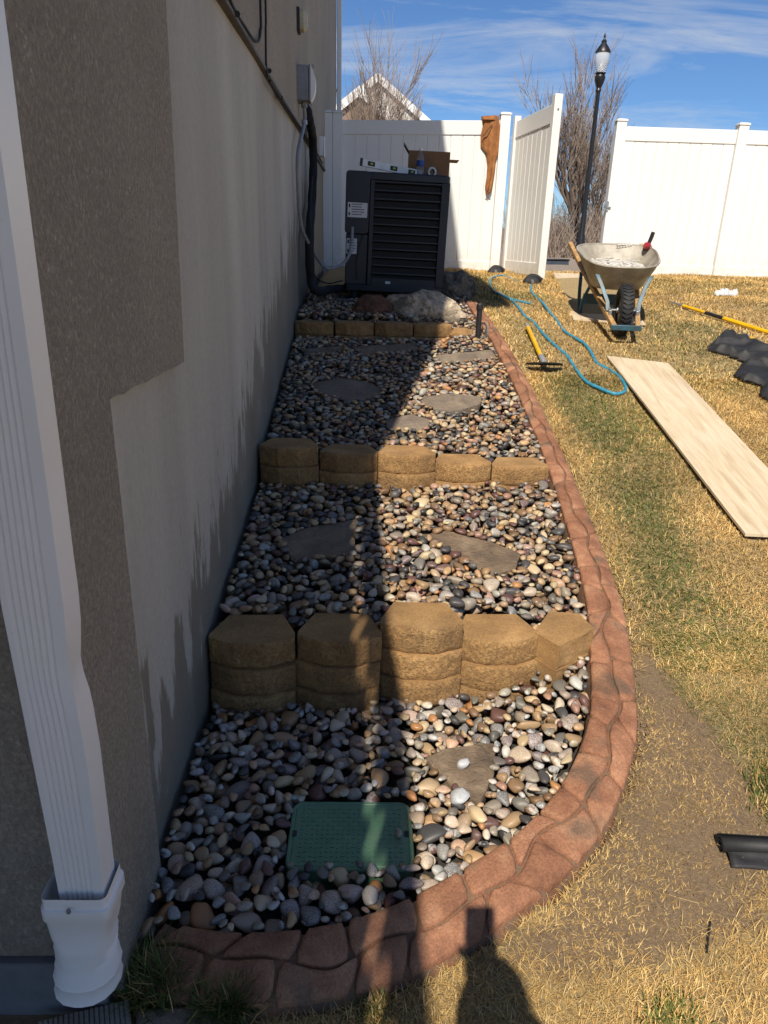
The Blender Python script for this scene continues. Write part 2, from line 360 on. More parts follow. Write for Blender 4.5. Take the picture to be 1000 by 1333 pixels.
def lid_mat():
    t = NT('green_plastic_lid'); v = t.coord('Object')
    col = t.ramp(t.noise(v, 9, 5), [(.3, (.085, .20, .118)), (.7, (.115, .26, .155))])
    dust = t.ramp(t.noise(v, 22, 6, .7), [(.42, 0), (.75, .55)])
    sp = t.n('SeparateXYZ'); t.l(v, sp.inputs[0]); edge = t.ramp(t.math('ADD', sp.outputs[0], .5), [(.52, 0), (.68, 1)])
    col = t.mix(t.math('MULTIPLY', dust, t.math('ADD', t.math('MULTIPLY', edge, .8), .2)), col, (.33, .31, .22))
    t.bump(t.noise(v, 200, 3), .15, .002)
    return t.fin(col, .5)
MAT['lid'] = lid_mat()
def ply_mat():
    t = NT('plywood'); v = t.coord('Object', (1, 1, 1)); gv = t.coord('Object', (5.5, .55, 1))
    col = t.ramp(t.noise(gv, 4.5, 6, .6, 1.0), [(.3, (.42, .315, .20)), (.5, (.53, .425, .29)), (.72, (.61, .51, .365))])
    col = t.mix(t.ramp(t.noise(t.coord('Object', (14, 1.5, 1)), 9, 5, .7), [(.60, 0), (.72, .35)]), col, (.36, .24, .13))
    col = t.mix(t.ramp(t.noise(v, 2.2, 4), [(.5, 0), (.8, .35)]), col, (.62, .55, .44))
    vo = t.n('TexVoronoi'); vo.inputs['Scale'].default_value = 3.2; t.l(t.coord('Object', (1, .55, 1)), vo.inputs['Vector']); col = t.mix(t.ramp(vo.outputs['Distance'], [(.045, .8), (.075, 0)]), col, (.20, .12, .06))
    col = t.mix(t.ramp(t.noise(v, 26, 6, .8), [(.62, 0), (.72, .45)]), col, (.33, .25, .16))
    t.bump(t.noise(t.coord('Object', (18, 2, 1)), 14, 5), .3, .004)
    return t.fin(col, .8)
MAT['ply'] = ply_mat()
def ground_mat():
    t = NT('ground_cover'); v = t.coord('Object'); a = t.n('VertexColor', layer_name='col'); sp = t.n('SeparateColor'); t.l(a.outputs[0], sp.inputs[0])
    dirt, beyond = sp.outputs[0], sp.outputs[1]
    brk = t.math('MULTIPLY', t.math('SUBTRACT', t.noise(v, 9, 6, .65), .5), 1.1)
    d = t.ramp(t.math('ADD', dirt, brk), [(.40, 0), (.60, 1)])
    straw = t.ramp(t.noise(v, 55, 6, .75), [(.28, (.17, .115, .055)), (.5, (.37, .265, .125)), (.75, (.54, .40, .20))])
    gr = t.ramp(t.noise(v, 1.5, 4, .6), [(.52, 0), (.72, .45)]); straw = t.mix(gr, straw, (.15, .15, .055))
    soil = t.ramp(t.noise(v, 75, 8, .85), [(.28, (.14, .09, .05)), (.5, (.25, .168, .095)), (.74, (.38, .27, .155))])
    col = t.mix(d, straw, soil)
    far = t.ramp(t.noise(v, 8, 6, .7), [(.3, (.20, .155, .12)), (.7, (.34, .28, .23))]); col = t.mix(beyond, col, far); col = t.mix(sp.outputs[2], col, (.05, .042, .034))
    p = t.bump(t.noise(v, 30, 6, .7), .7, .02); t.bump(t.noise(v, 130, 5, .8), .9, .012, p)
    return t.fin(col, .97)
MAT['ground'] = ground_mat()
t = NT('grass_blades'); a = t.n('VertexColor', layer_name='col'); t.b.inputs['Subsurface Weight'].default_value = 0
MAT['grass'] = t.fin(a.outputs[0], .75, 0, .25)

# ================================================================== LARGE STRUCTURE
def WX(Y): return -.525 - .0114 * (Y - 1.13)
# ---- curb line (outer edge), bed surface
OUT = [(-.518, 1.095), (-.45, 1.07), (-.3, 1.05), (-.143, 1.055), (.008, 1.081), (.165, 1.137), (.341, 1.235), (.544, 1.374), (.724, 1.568), (.888, 1.858), (.985, 2.195), (1.035, 2.441), (1.063, 2.682),
       (1.085, 3.088), (1.1, 3.589), (1.1, 4.117), (1.09, 4.784), (1.06, 5.488), (1.03, 6.127), (1.0, 6.75)]
cp = crom([(x, y, 0) for x, y in OUT], 30)
cs = [0.0]
for i in range(1, len(cp)): cs.append(cs[-1] + (cp[i] - cp[i - 1]).length)
CL = cs[-1]; cxs = [p.x for p in cp]; cys = [p.y for p in cp]
def curb(s, t):                                   # s along, t across (metres, 0 = lawn side)
    s = min(max(s, 0.0), CL); x, y = np.interp(s, cs, cxs), np.interp(s, cs, cys)
    e = .03; x0, y0 = np.interp(s - e, cs, cxs), np.interp(s - e, cs, cys); x1, y1 = np.interp(s + e, cs, cxs), np.interp(s + e, cs, cys)
    if s < e: x0, y0 = cxs[0], cys[0]
    tx, ty = x1 - x0, y1 - y0; L = math.hypot(tx, ty) or 1
    return x - ty / L * t, y + tx / L * t
def cwid(s): return .158 - .035 * float(sm(s, 2.0, 4.0))
inner = [curb(s, cwid(s)) for s in np.linspace(0, CL, 160)]
bed_poly = [(WX(6.9) - .05, 6.9 + .35), (WX(1.1) - .05, 1.1)] + inner + [(.98, 7.25)]
def inpoly(X, Y, P):
    X, Y = np.asarray(X, float), np.asarray(Y, float); r = np.zeros(X.shape, bool); j = len(P) - 1
    for i in range(len(P)):
        xi, yi = P[i]; xj, yj = P[j]
        if yi != yj: r ^= ((yi > Y) != (yj > Y)) & (X < (xj - xi) * (Y - yi) / (yj - yi) + xi)
        j = i
    return r
def gA(Y): return np.interp(Y, GY, GZ)
def surf(X, Y):                                   # top of the gravel
    X = np.asarray(X, float); Y = np.asarray(Y, float)
    l1 = .026 - .022 * sm(Y, 1.75, 2.1)
    l2 = np.interp(Y, [2.2, 2.4, 3.4], [.25, .275, .375]); l3 = np.interp(Y, [3.5, 3.75, 5.5], [.505, .535, .845]); l4 = np.interp(Y, [5.6, 5.8, 7.2], [.97, 1.0, 1.09])
    b = np.where(Y < 2.27, l1, np.where(Y < 3.56, l2, np.where(Y < 5.70, l3, l4)))
    k = sm(X, .35, .88)
    return b * (1 - k) + (gA(Y) + .028) * k

# ---- ground sheet: fine near, stretched to the horizon
def axis(dense, step, far):
    a = list(np.arange(dense[0], dense[1] + 1e-6, step)); d = step; hi = a[-1]; lo = a[0]; H_, L_ = [], []
    while hi < far: d *= 1.35; hi += d; H_.append(hi)
    d = step
    while lo > -far: d *= 1.35; lo -= d; L_.append(lo)
    return np.array(L_[::-1] + a + H_)
gx = axis((-1.6, 4.2), .05, 1500); gy = axis((-.5, 8.0), .05, 1500)
GXX, GYY = np.meshgrid(gx, gy); GZZ = gA(GYY).copy()
nz = np.array([[fbm(x * 1.7, y * 1.7, 3) for x in gx] for y in gy]) * .018
near = (np.abs(GXX) < 15) & (np.abs(GYY) < 25); GZZ += np.where(near, nz, 0)
inb = inpoly(GXX, GYY, bed_poly); GZZ = np.where(inb, surf(GXX, GYY) - .068, GZZ)
cb_poly = [curb(s, -.0) for s in np.linspace(0, CL, 160)] + inner[::-1]
GZZ = np.where(inpoly(GXX, GYY, cb_poly), np.minimum(GZZ, gA(GYY) - .05), GZZ)
house_in = (GXX < -.58) & (GYY > 1.2) & (GYY < 14.5); GZZ = np.where(house_in, GZZ - .3, GZZ)
DIRT = [(.30, 1.14), (.55, 1.36), (.73, 1.56), (.89, 1.86), (.99, 2.2), (1.05, 2.5), (1.09, 2.62), (1.11, 2.45), (1.13, 2.18), (1.18, 1.9), (1.21, 1.66), (1.14, 1.45), (1.0, 1.26), (.73, 1.17), (.52, 1.12)]
def dirt_w(X, Y):
    D = np.array(DIRT); d = np.full(np.shape(X), 9.0)
    for i in range(len(D)):
        a, b = D[i], D[(i + 1) % len(D)]; ab = b - a; q = np.clip(((X - a[0]) * ab[0] + (Y - a[1]) * ab[1]) / (ab @ ab), 0, 1)
        d = np.minimum(d, np.hypot(X - a[0] - q * ab[0], Y - a[1] - q * ab[1]))
    sd = np.where(inpoly(X, Y, DIRT), d, -d)
    return np.clip(.5 + sd / .16, 0, 1)
dw = np.maximum(dirt_w(GXX, GYY), np.where(inb, 1.0, 0)); dw = np.maximum(dw, .9 * sm(-GXX, .3, .6) * (GYY < 1.2))
bey = sm(GYY, 10.25, 10.5)
n_, m_ = GXX.shape; idx = np.arange(n_ * m_).reshape(n_, m_)
F = np.stack([idx[:-1, :-1], idx[:-1, 1:], idx[1:, 1:], idx[1:, :-1]], -1).reshape(-1, 4)
V = np.stack([GXX, GYY, GZZ], -1).reshape(-1, 3); C = np.stack([dw, bey, np.where(inb, 1.0, 0.0), bey * 0 + 1], -1).reshape(-1, 4)
ground = link_mesh('ground', np_mesh('ground', V, F, MAT['ground'], C)); tag(ground, 'dry straw coloured lawn with bare soil beside the curb', 'ground', kind='structure')

# ---- house
HOUSE_H = 8.6
house = thing('house', 'tan stucco house with grey concrete base beside the gravel bed', 'house', (-.525, 1.085, 0), .0114)
HL = 13.3
MB().box((-9, 0.02, -.5), (-.018, HL, HOUSE_H)).build('core_wall', MAT['foundation'], house)
def wall_panel(name, poly, x0, x1, m, bevel=.004):      # polygon in local (y, z) on the side wall
    n = len(poly); b = MB(); b.add([(x0, p[0], p[1]) for p in poly] + [(x1, p[0], p[1]) for p in poly],
        [tuple(range(n)), tuple(range(n, 2 * n))[::-1]] + [(i, (i + 1) % n, n + (i + 1) % n, n + i) for i in range(n)])
    return b.build(name, m, house, bevel)
# parged concrete with a slightly uneven trowelled face
fy = np.linspace(.1, HL, 130); fz = np.linspace(-.45, 2.5, 34); b = MB(); vs = []; fs = []
for j, z in enumerate(fz):
    for i, y in enumerate(fy): vs.append((-.010 + .006 * fbm(y * .9, z * .8, 5), y, z))
for j in range(len(fz) - 1):
    for i in range(len(fy) - 1): a = j * len(fy) + i; fs.append((a, a + 1, a + len(fy) + 1, a + len(fy)))
b.add(vs, fs); b.build('concrete_base', MAT['foundation'], house, ang=80)
ytr = lambda y: 2.352 + .0075 * y
def rag(p, q, n, amp, sd):
    r = []
    for k in range(n):
        t_ = k / n; r.append((p[0] + (q[0] - p[0]) * t_ + amp * fbm(sd, k * .7), p[1] + (q[1] - p[1]) * t_ + amp * fbm(sd + 9, k * .7)))
    return r
edge = rag((.31, .02), (.325, 1.26), 24, .006, 1) + rag((.325, 1.26), (.95, 1.235), 14, .006, 2) + rag((.95, 1.235), (1.06, ytr(1.06)), 24, .006, 3)
wall_panel('stucco_corner', [(0, -.4), (.30, -.4)] + edge + [(1.06, 2.40), (0, 2.40)], -.02, .014, MAT['stucco'], 0)
wall_panel('stucco_wall', [(0, 2.402), (1.06, 2.402), (1.06, ytr(1)), (HL, ytr(HL)), (HL, HOUSE_H), (0, HOUSE_H)], -.02, .013, MAT['stucco'], 0)
wall_panel('drip_trim', [(1.07, ytr(1) - .022), (HL, ytr(HL) - .022), (HL, ytr(HL) - .003), (1.07, ytr(1) - .003)], -.02, .02, pm('weep_screed', (.10, .085, .07), (.06, .05, .04), 12, .6))
b = MB(); b.box((-9, -.014, .14), (-.0, .06, HOUSE_H)); b.build('front_stucco', MAT['stucco'], house, .01, 3)
b = MB(); b.box((-9, -.03, -.4), (-.012, .05, .14)); b.build('front_foundation', pm('blue_grey_concrete', (.17, .175, .185), (.125, .13, .14), 3, .85, .25, 40), house, .006)
# roof: hipped, 0.4 m eaves
o_ = .4; e0 = HOUSE_H - .02; b = MB()
rv = [(-9 - o_, -o_, e0), (o_, -o_, e0), (o_, HL + o_, e0), (-9 - o_, HL + o_, e0), (-4.5, 4.6, e0 + 2.3), (-4.5, HL - 4.6, e0 + 2.3)]
b.add(rv, [(0, 3, 2, 1), (0, 1, 4), (1, 2, 5, 4), (2, 3, 5), (3, 0, 4, 5)]); b.build('roof', MAT['roofing'], house)
b = MB(); f0 = e0 - .16
b.box((o_ - .02, -o_, f0), (o_ + .005, HL + o_, e0)); b.box((-9 - o_, -o_ - .005, f0), (o_ - .021, -o_ + .02, e0)); b.build('fascia', MAT['white_paint'], house)
# timber deck on the rear wall, over the place where the photograph is taken
deck = thing('deck', 'timber deck with railing on the house wall behind the viewpoint', 'deck', (-.525, 1.065, 0), .0114)
DH = 2.76
for i in range(27): MB().box((-4.6, -.002 - .14 * (i + 1) + .005, DH - .035), (-.0, -.002 - .14 * i, DH)).build('board', MAT['deck'], deck)
b = MB(); b.box((-.05, -3.78, DH - .24), (-.002, -.005, DH - .037)); b.build('rim_joist', MAT['deck'], deck)
b = MB(); b.box((-4.6, -3.82, DH - .24), (-.002, -3.785, DH - .037)); b.build('front_joist', MAT['deck'], deck)
for y in (-3.7,): 
    for x in (-.15, -2.4, -4.5): MB().box((x - .05, y - .05, -.4), (x + .05, y + .05, DH - .242)).build('post', MAT['deck'], deck)
b = MB(); b.box((-.135, -3.75, DH + .86), (-.045, -.06, DH + .90)); b.build('top_rail', MAT['deck'], deck)
b = MB(); b.box((-.11, -3.75, DH + .08), (-.07, -.06, DH + .12)); b.build('bottom_rail', MAT['deck'], deck)
bal = MB().box((-.1, -.012, DH + .121), (-.08, .012, DH + .859)).mesh('baluster', MAT['deck'])
for k in range(24):
    o = link_mesh('baluster', bal, deck); o.location = (0, -.2 - .15 * k, 0)

# ---- white vinyl fence
FY = 10.3
def post(parent, x, y, z0, z1, s=.127):
    p = MB().box((x - s / 2, y - s / 2, z0), (x + s / 2, y + s / 2, z1)).build('post', MAT['vinyl'], parent, .006)
    q = s / 2 + .008
    MB().rings([[(x - q, y - q, z1 + .002), (x + q, y - q, z1 + .002), (x + q, y + q, z1 + .002), (x - q, y + q, z1 + .002)],
                [(x - q, y - q, z1 + .022), (x + q, y - q, z1 + .022), (x + q, y + q, z1 + .022), (x - q, y + q, z1 + .022)],
                [(x - q + .03, y - q + .03, z1 + .036), (x + q - .03, y - q + .03, z1 + .036), (x + q - .03, y + q - .03, z1 + .036), (x - q + .03, y + q - .03, z1 + .036)]]).build('post_cap', MAT['vinyl'], p, .003)
    return p
def panel(parent, x0, x1, y, zb, zt0, zt1, M=None, rail=.165, wob=True):
    """tongue-and-groove panel between x0 and x1; top at zt0..zt1"""
    def sk(x): return zt0 + (zt1 - zt0) * (x - x0) / (x1 - x0)
    b = MB(); T = lambda p: (M @ Vector(p)) if M else Vector(p); h = .022
    for nm, f0, f1 in (('top_rail', lambda x: sk(x) - rail, sk), ('bottom_rail', lambda x: zb, lambda x: zb + .15)):
        b = MB(); b.add([T(p) for p in [(x0, y - h, f0(x0)), (x1, y - h, f0(x1)), (x1, y + h, f0(x1)), (x0, y + h, f0(x0)), (x0, y - h, f1(x0)), (x1, y - h, f1(x1)), (x1, y + h, f1(x1)), (x0, y + h, f1(x0))]],
                        [(0, 3, 2, 1), (4, 5, 6, 7), (0, 1, 5, 4), (1, 2, 6, 5), (2, 3, 7, 6), (3, 0, 4, 7)]); b.build(nm, MAT['vinyl'], parent, .004)
    n = max(1, round((x1 - x0) / .152)); wd = (x1 - x0) / n
    for k in range(n):
        a, c = x0 + wd * k, x0 + wd * (k + 1); r = .012 + (random.uniform(-.0012, .0012) if wob else 0); ch = .007
        prof = [(a + .0004, y - r + ch), (a + ch, y - r), (c - ch, y - r), (c - .0004, y - r + ch), (c - .0004, y + r - ch), (c - ch, y + r), (a + ch, y + r), (a + .0004, y + r - ch)]
        b = MB(); zz0 = zb + .13; zz1 = [sk(p[0]) - rail + .03 for p in prof]
        b.prism(prof, zz0, zz1, M); b.build('board', MAT['vinyl'], parent, ang=20)
fl = thing('vinyl_fence', 'white vinyl fence section behind the air conditioner, between house and gate', 'fence', (0, 0, 0))
post(fl, -.585, FY, 1.1, 3.075); post(fl, -.455, FY, 1.1, 3.075); post(fl, 1.70, FY, 1.0, 3.115)
panel(fl, -.39, 1.636, FY, 1.20, 3.005, 3.055)
frr = thing('vinyl_fence', 'white vinyl fence section along the lawn, right of the open gate', 'fence', (0, 0, 0))
post(frr, 3.205, FY, 1.0, 3.085); post(frr, 4.80, FY, 1.0, 3.085); post(frr, 6.6, FY, 1.0, 3.085); post(frr, 8.4, FY, 1.0, 3.085)
panel(frr, 3.27, 4.736, FY, 1.21, 3.035, 3.035); panel(frr, 4.865, 6.536, FY, 1.21, 3.035, 3.035); panel(frr, 6.665, 8.336, FY, 1.21, 3.035, 3.035)
b = MB(); b.box((3.13, FY - .075, 2.02), (3.16, FY - .066, 2.14)); b.box((3.10, FY - .085, 2.06), (3.19, FY - .07, 2.075)); b.tube([(3.12, FY - .08, 2.13), (3.10, FY - .11, 2.1), (3.13, FY - .11, 2.06)], .006, 6); b.build('latch_catch', MAT['chrome'], frr)
# gate, swung open towards the viewer
gate = thing('fence_gate', 'white vinyl gate swung open, with diagonal brace cable', 'gate', (1.838, FY - .05, 0), math.atan2(8.86 - (FY - .05), 2.04 - 1.838))
GL = math.hypot(8.86 - FY + .05, 2.04 - 1.838)
b = MB(); b.box((0, -.04, 1.17), (.075, .04, 3.10)); b.build('hinge_stile', MAT['vinyl'], gate, .005)
b = MB(); b.box((GL - .09, -.045, 1.13), (GL, .045, 3.13)); st = b.build('latch_stile', MAT['vinyl'], gate, .005)
for z in (1.2, 2.98): MB().tube([(GL, 0, z), (GL + .006, 0, z)], .011, 8).build('screw_cap', MAT['steel'], st)
panel(gate, .077, GL - .092, 0, 1.22, 3.035, 3.045, None, .19)
MB().tube([(.06, .055, 2.62), (.3, .055, 2.26), (GL - .05, .055, 1.22)], .006, 6).build('brace_cable', MAT['steel'], gate)
MB().tube([(.055, .058, 2.98), (.07, .058, 2.8), (.06, .058, 2.62), (.075, .058, 2.55), (.065, .058, 2.5)], .009, 6).build('chain', MAT['steel'], gate)
for z in (2.80, 1.36):
    b = MB(); b.box((-.03, -.02, z - .05), (.06, .062, z + .05)); b.box((-.115, .03, z - .045), (-.03, .055, z + .045)); b.tube([(-.02, .06, z - .08), (-.02, .06, z + .08)], .014, 8); b.build('hinge', MAT['chrome'], gate, .003)
b = MB(); b.box((GL - .07, .046, 1.98), (GL - .02, .062, 2.14)); b.tube([(GL - .045, .06, 2.1), (GL - .1, .09, 2.08), (GL - .1, .09, 2.0)], .01, 6); b.build('latch', MAT['chrome'], gate)

# ---- stamped curb
kerb = thing('landscape_curb', 'terracotta stamped concrete curb edging the gravel bed and lawn', 'curb')
def curb_z(s, t):
    x, y = curb(s, t); u = t / cwid(s)
    return Vector((x, y, g(y) + .028 + .018 * u + .014 * (1 - (2 * u - 1) ** 2)))
ss = np.linspace(0, CL, 170); rings = []
for s in ss:
    W_ = cwid(s); r = []
    for t_, dz in ((-.012, -.14), (-.004, -.03), (.012, -.008), (W_ * .5, -.007), (W_ - .012, -.008), (W_ + .003, -.03), (W_ + .006, -.16)):
        p = curb_z(s, min(max(t_, 0), W_)); x, y = curb(s, t_); r.append((x, y, p.z + dz))
    rings.append(r)
b = MB(); b.rings(rings); b.build('curb_base', MAT['curb_joint'], kerb, ang=50)
def chaikin(P, n):
    for _ in range(n):
        Q = []
        for i in range(len(P)):
            a, c = P[i], P[(i + 1) % len(P)]; Q += [(a[0] * .75 + c[0] * .25, a[1] * .75 + c[1] * .25), (a[0] * .25 + c[0] * .75, a[1] * .25 + c[1] * .75)]
        P = Q
    return P
rs = random.Random(11)
def seam(s): return .5 + .15 * math.sin(s * 9.3) * math.sin(s * 3.1 + 1) + .07 * math.sin(s * 23)
def stone(s0a, s0b, s1a, s1b, row):
    """cell between joints; s?a at lawn/low side, s?b at high side"""
    lo = (lambda s: .02) if row == 0 else (lambda s: seam(s)); hi = (lambda s: seam(s)) if row == 0 else (lambda s: .98)
    G = .0038; P = []
    n = 5
    for k in range(n + 1): s = s0a + G + (s1a - s0a - 2 * G) * k / n; P.append((s, lo(s) * cwid(s) + (G if row else 0)))
    for k in range(n + 1): s = s1b - G - (s1b - s0b - 2 * G) * k / n; P.append((s, hi(s) * cwid(s) - (G if not row else 0)))
    P = chaikin(P, 1)
    cx = sum(p[0] for p in P) / len(P); cy = sum(p[1] for p in P) / len(P); R_ = []
    hh = rs.uniform(-.001, .0025); tl = rs.uniform(-.03, .03)
    for k, z in ((1.0, -.016), (1.0, -.004), (.93, .0012), (.80, .003), (.4, .0035)):
        r = []
        for p in P:
            q = (cx + (p[0] - cx) * k, cy + (p[1] - cy) * k); v = curb_z(q[0], min(max(q[1], 0), cwid(q[0]))); 
            v.z += z + hh + tl * (q[1] - cy) * (k < 1) + .0022 * fbm(q[0] * 40, q[1] * 40, 2) * (k < .99); r.append(v)
        R_.append(r)
    MB().rings(R_, False, True).build('stone', MAT['curb'], kerb, ang=60)
for row in (0, 1):
    s = 0.0 if row == 0 else -.09; sl0 = 0.0
    while s < CL:
        L = rs.uniform(.12, .23); sl1 = rs.uniform(-.035, .035)
        a0, a1 = max(s - sl0, 0), min(s + L - sl1, CL); b0, b1 = max(s + sl0, 0), min(s + L + sl1, CL)
        if a1 - a0 > .05 and b1 - b0 > .05: stone(a0, b0, a1, b1, row)
        s += L; sl0 = sl1

# ---- retaining walls of split-face blocks
BW = .296
def block_mesh(seed):
    r = random.Random(seed); nx, nzz = 34, 10; HB = .097; b = MB()
    def front(u): return .046 * max(0, (abs(2 * u - 1) - .36) / .64) ** 1.1
    vs = []; fs = []
    for j in range(nzz + 1):
        for i in range(nx + 1):
            u = i / nx; x = (u - .5) * BW; e = min(i, nx - i) == 0; jj = j / nzz
            d = .0 if e else (.0045 * fbm(x * 38 + seed * 7, jj * 3.2 + seed, seed, 4) + .0036 * fbm(x * 170 + seed, jj * 17, seed, 3)) - .004 * (math.sin(jj * math.pi)) ** .6
            vs.append((x, front(u) + d + (.004 if j in (0, nzz) else 0), jj * HB + (.002 * fbm(x * 30, seed * 3.1) if j == nzz else 0)))
    for j in range(nzz):
        for i in range(nx): a = j * (nx + 1) + i; fs.append((a, a + 1, a + nx + 2, a + nx + 1))
    b.add(vs, fs); o = len(b.v)
    back = [(-.5 * BW, .075), (-.33 * BW, .205), (.33 * BW, .205), (.5 * BW, .075)]
    for z in (0, HB): b.v += [(p[0], p[1], z) for p in back]
    top = list(range(nzz * (nx + 1), (nzz + 1) * (nx + 1))); bot = list(range(nx + 1))
    b.f.append(tuple(bot[::-1] + [o, o + 1, o + 2, o + 3])); b.f.append(tuple(top + [o + 7, o + 6, o + 5, o + 4]))
    b.f.append((bot[0], o, o + 4, top[0]) if 0 else (bot[0], top[0], o + 4, o)); b.f.append((o, o + 4, o + 5, o + 1)); b.f.append((o + 1, o + 5, o + 6, o + 2)); b.f.append((o + 2, o + 6, o + 7, o + 3)); b.f.append((o + 3, o + 7, top[-1], bot[-1]))
    me = b.mesh('block', MAT['block'], 50); me.materials.append(MAT['block_split'])
    for p in me.polygons:
        if p.normal.y < -.3 and p.center.y < .06: p.material_index = 1
    return me
BMS = [block_mesh(k + 1) for k in range(7)]
BLOCKED = []                                       # block footprints for the gravel
def retaining(label, stacks):
    wl = thing('retaining_wall', label, 'wall', (0, 0, 0), 0, 'block retaining walls')
    for (x, y, rz, ztop, n) in stacks:
        for k in range(n):
            o = link_mesh('block', random.choice(BMS), wl); z = ztop - .0985 * (k + 1)
            back = .017 * (n - 1 - k) ; dx = random.uniform(-.003, .003)
            o.location = (x + dx - math.sin(rz) * back, y + math.cos(rz) * (back) - .017 * (n - 1), z); o.rotation_euler = (random.uniform(-.006, .006), random.uniform(-.008, .008), rz + random.uniform(-.015, .015))
        c, s_ = math.cos(rz), math.sin(rz)
        BLOCKED.append([(x + c * u - s_ * v, y + s_ * u + c * v) for u, v in ((-.148, .03), (-.07, -.012), (.07, -.012), (.148, .03), (.148, .08), (.10, .205), (-.10, .205), (-.148, .08))])
def half_block():
    wl = [o for o in COL.objects if o.name.startswith('retaining_wall')][0]
    for k in range(3):
        zt = .25 - .0985 * k; pl = [onF(a, c, lambda x, y: .25) for a, c in ((696, 823), (715, 797), (754, 799), (774, 819), (729, 843))]
        P = [(p.x, p.y) for p in pl]; c = (sum(p[0] for p in P) / 5, sum(p[1] for p in P) / 5); f = 1 + .05 * k
        ring = []
        for i in range(5):
            a, e = P[i], P[(i + 1) % 5]; rough = i in (3,)
            for q in range(8): u = q / 8; ring.append((c[0] + (a[0] + (e[0] - a[0]) * u - c[0]) * f, c[1] + (a[1] + (e[1] - a[1]) * u - c[1]) * f, rough and q > 0))
        RR = []
        for j, dz in enumerate((-.097, -.09, -.075, -.06, -.045, -.03, -.015, -.006, 0)):
            RR.append([(x + (.006 * fbm(x * 60, y * 60 + dz * 70, k, 4) if rg else 0), y + (.011 * fbm(x * 50 + 3, y * 50 + dz * 60, k, 4) if rg else 0), zt + dz) for x, y, rg in ring])
        MB().rings(RR).build('block', MAT['block'], wl, ang=40)
    BLOCKED.append([(c[0] + (p[0] - c[0]) * 1.04, c[1] + (p[1] - c[1]) * 1.04) for p in P])
retaining('lowest block wall, three tan courses at the house and two by the curb', [(-.385, 2.10, .03, .275, 3), (-.088, 2.115, .0, .277, 3), (.205, 2.16, -.01, .305, 3), (.495, 2.185, .02, .245, 3)])
half_block()
retaining('middle block wall of tan courses between two cobble beds', [(-.396, 3.44, .02, .585, 4), (-.094, 3.455, 0, .555, 3), (.206, 3.455, 0, .555, 3), (.503, 3.48, .02, .505, 2), (.80, 3.475, -.01, .495, 2)])
retaining('uppermost low block wall in front of the air conditioner pad', [(-.425, 5.61, 0, .972, 2), (-.115, 5.6, 0, .975, 2), (.193, 5.6, 0, .977, 2), (.497, 5.62, .02, .975, 2)])

# ---- flagstones, boulders and the valve box lid lie in the gravel
AVOID = []; LEVEL = []
def fsurf(x, y): return float(surf(x, y)) + .016
def flagstone(px, label, th=.05, dz=0, tilt=0):
    P = [onF(a, c, lambda x, y: fsurf(x, y) + dz) for a, c in px]; n = len(P); c = sum(P, Vector()) / n
    pl = []
    for i in range(n):
        a, e = P[i] - c, P[(i + 1) % n] - c
        for u in (.06, .3, .5, .7, .94): q = a.lerp(e, u); pl.append((q.x, q.y))
    pl = [(x * (1 + .05 * fbm(x * 30, y * 30, c.x)), y * (1 + .05 * fbm(x * 30 + 5, y * 30, c.x))) for x, y in pl]
    # plane fitted to the gravel slope
    sl = (float(surf(c.x, c.y + .06)) - float(surf(c.x, c.y - .06))) / .12
    Z = lambda x, y: y * sl + tilt * x
    R_ = []
    for k, z in ((.97, -th), (1, -.012), (1, -.004), (.97, 0), (.7, .001), (.3, .0015)):
        R_.append([(x * k, y * k, Z(x * k, y * k) + z + .0035 * fbm(x * k * 22, y * k * 22, c.y) * (k < .98)) for x, y in pl])
    o = MB().rings(R_).build('flagstone', MAT['flag'], ang=40); o.location = c; tag(o, label, 'flagstone', 'flagstones in the gravel')
    w = [(c.x + x, c.y + y) for x, y in pl]; AVOID.append([(c.x + x * .93, c.y + y * .93) for x, y in pl]); LEVEL.append((w, lambda X, Y, c=c, sl=sl, tilt=tilt: c.z + (Y - c.y) * sl + tilt * (X - c.x)))
flagstone([(552, 988), (580, 975), (646, 966), (643, 1010), (624, 1048), (606, 1035)], 'triangular brown flagstone with pebbles on it near the green lid', .05, .012)
flagstone([(364, 702), (400, 687), (467, 676), (460, 724), (382, 732), (372, 716)], 'four-sided dark flagstone near the house wall between lowest and middle block walls')
flagstone([(546, 693), (580, 688), (640, 707), (678, 726), (671, 745), (640, 749), (590, 723)], 'long diagonal brown flagstone between lowest and middle block walls')
flagstone([(406, 499), (440, 491), (480, 497), (499, 507), (497, 519), (455, 523), (412, 513)], 'oval flagstone in house shadow above the middle block wall')
flagstone([(546, 515), (585, 512), (628, 521), (624, 530), (588, 536), (552, 527)], 'sunlit pointed grey flagstone above the middle block wall', .05, .02)
flagstone([(500, 547), (535, 539), (563, 547), (558, 559), (505, 561)], 'small reddish flagstone right behind the middle block wall')
flagstone([(458, 451), (540, 446), (550, 457), (470, 463)], 'dark flat flagstone below the uppermost block wall')
flagstone([(392, 455), (448, 450), (445, 459), (400, 463)], 'dark flagstone at the house wall below the uppermost block wall')
flagstone([(565, 463), (640, 456), (648, 467), (575, 474)], 'sunlit tan flagstone below the uppermost block wall')
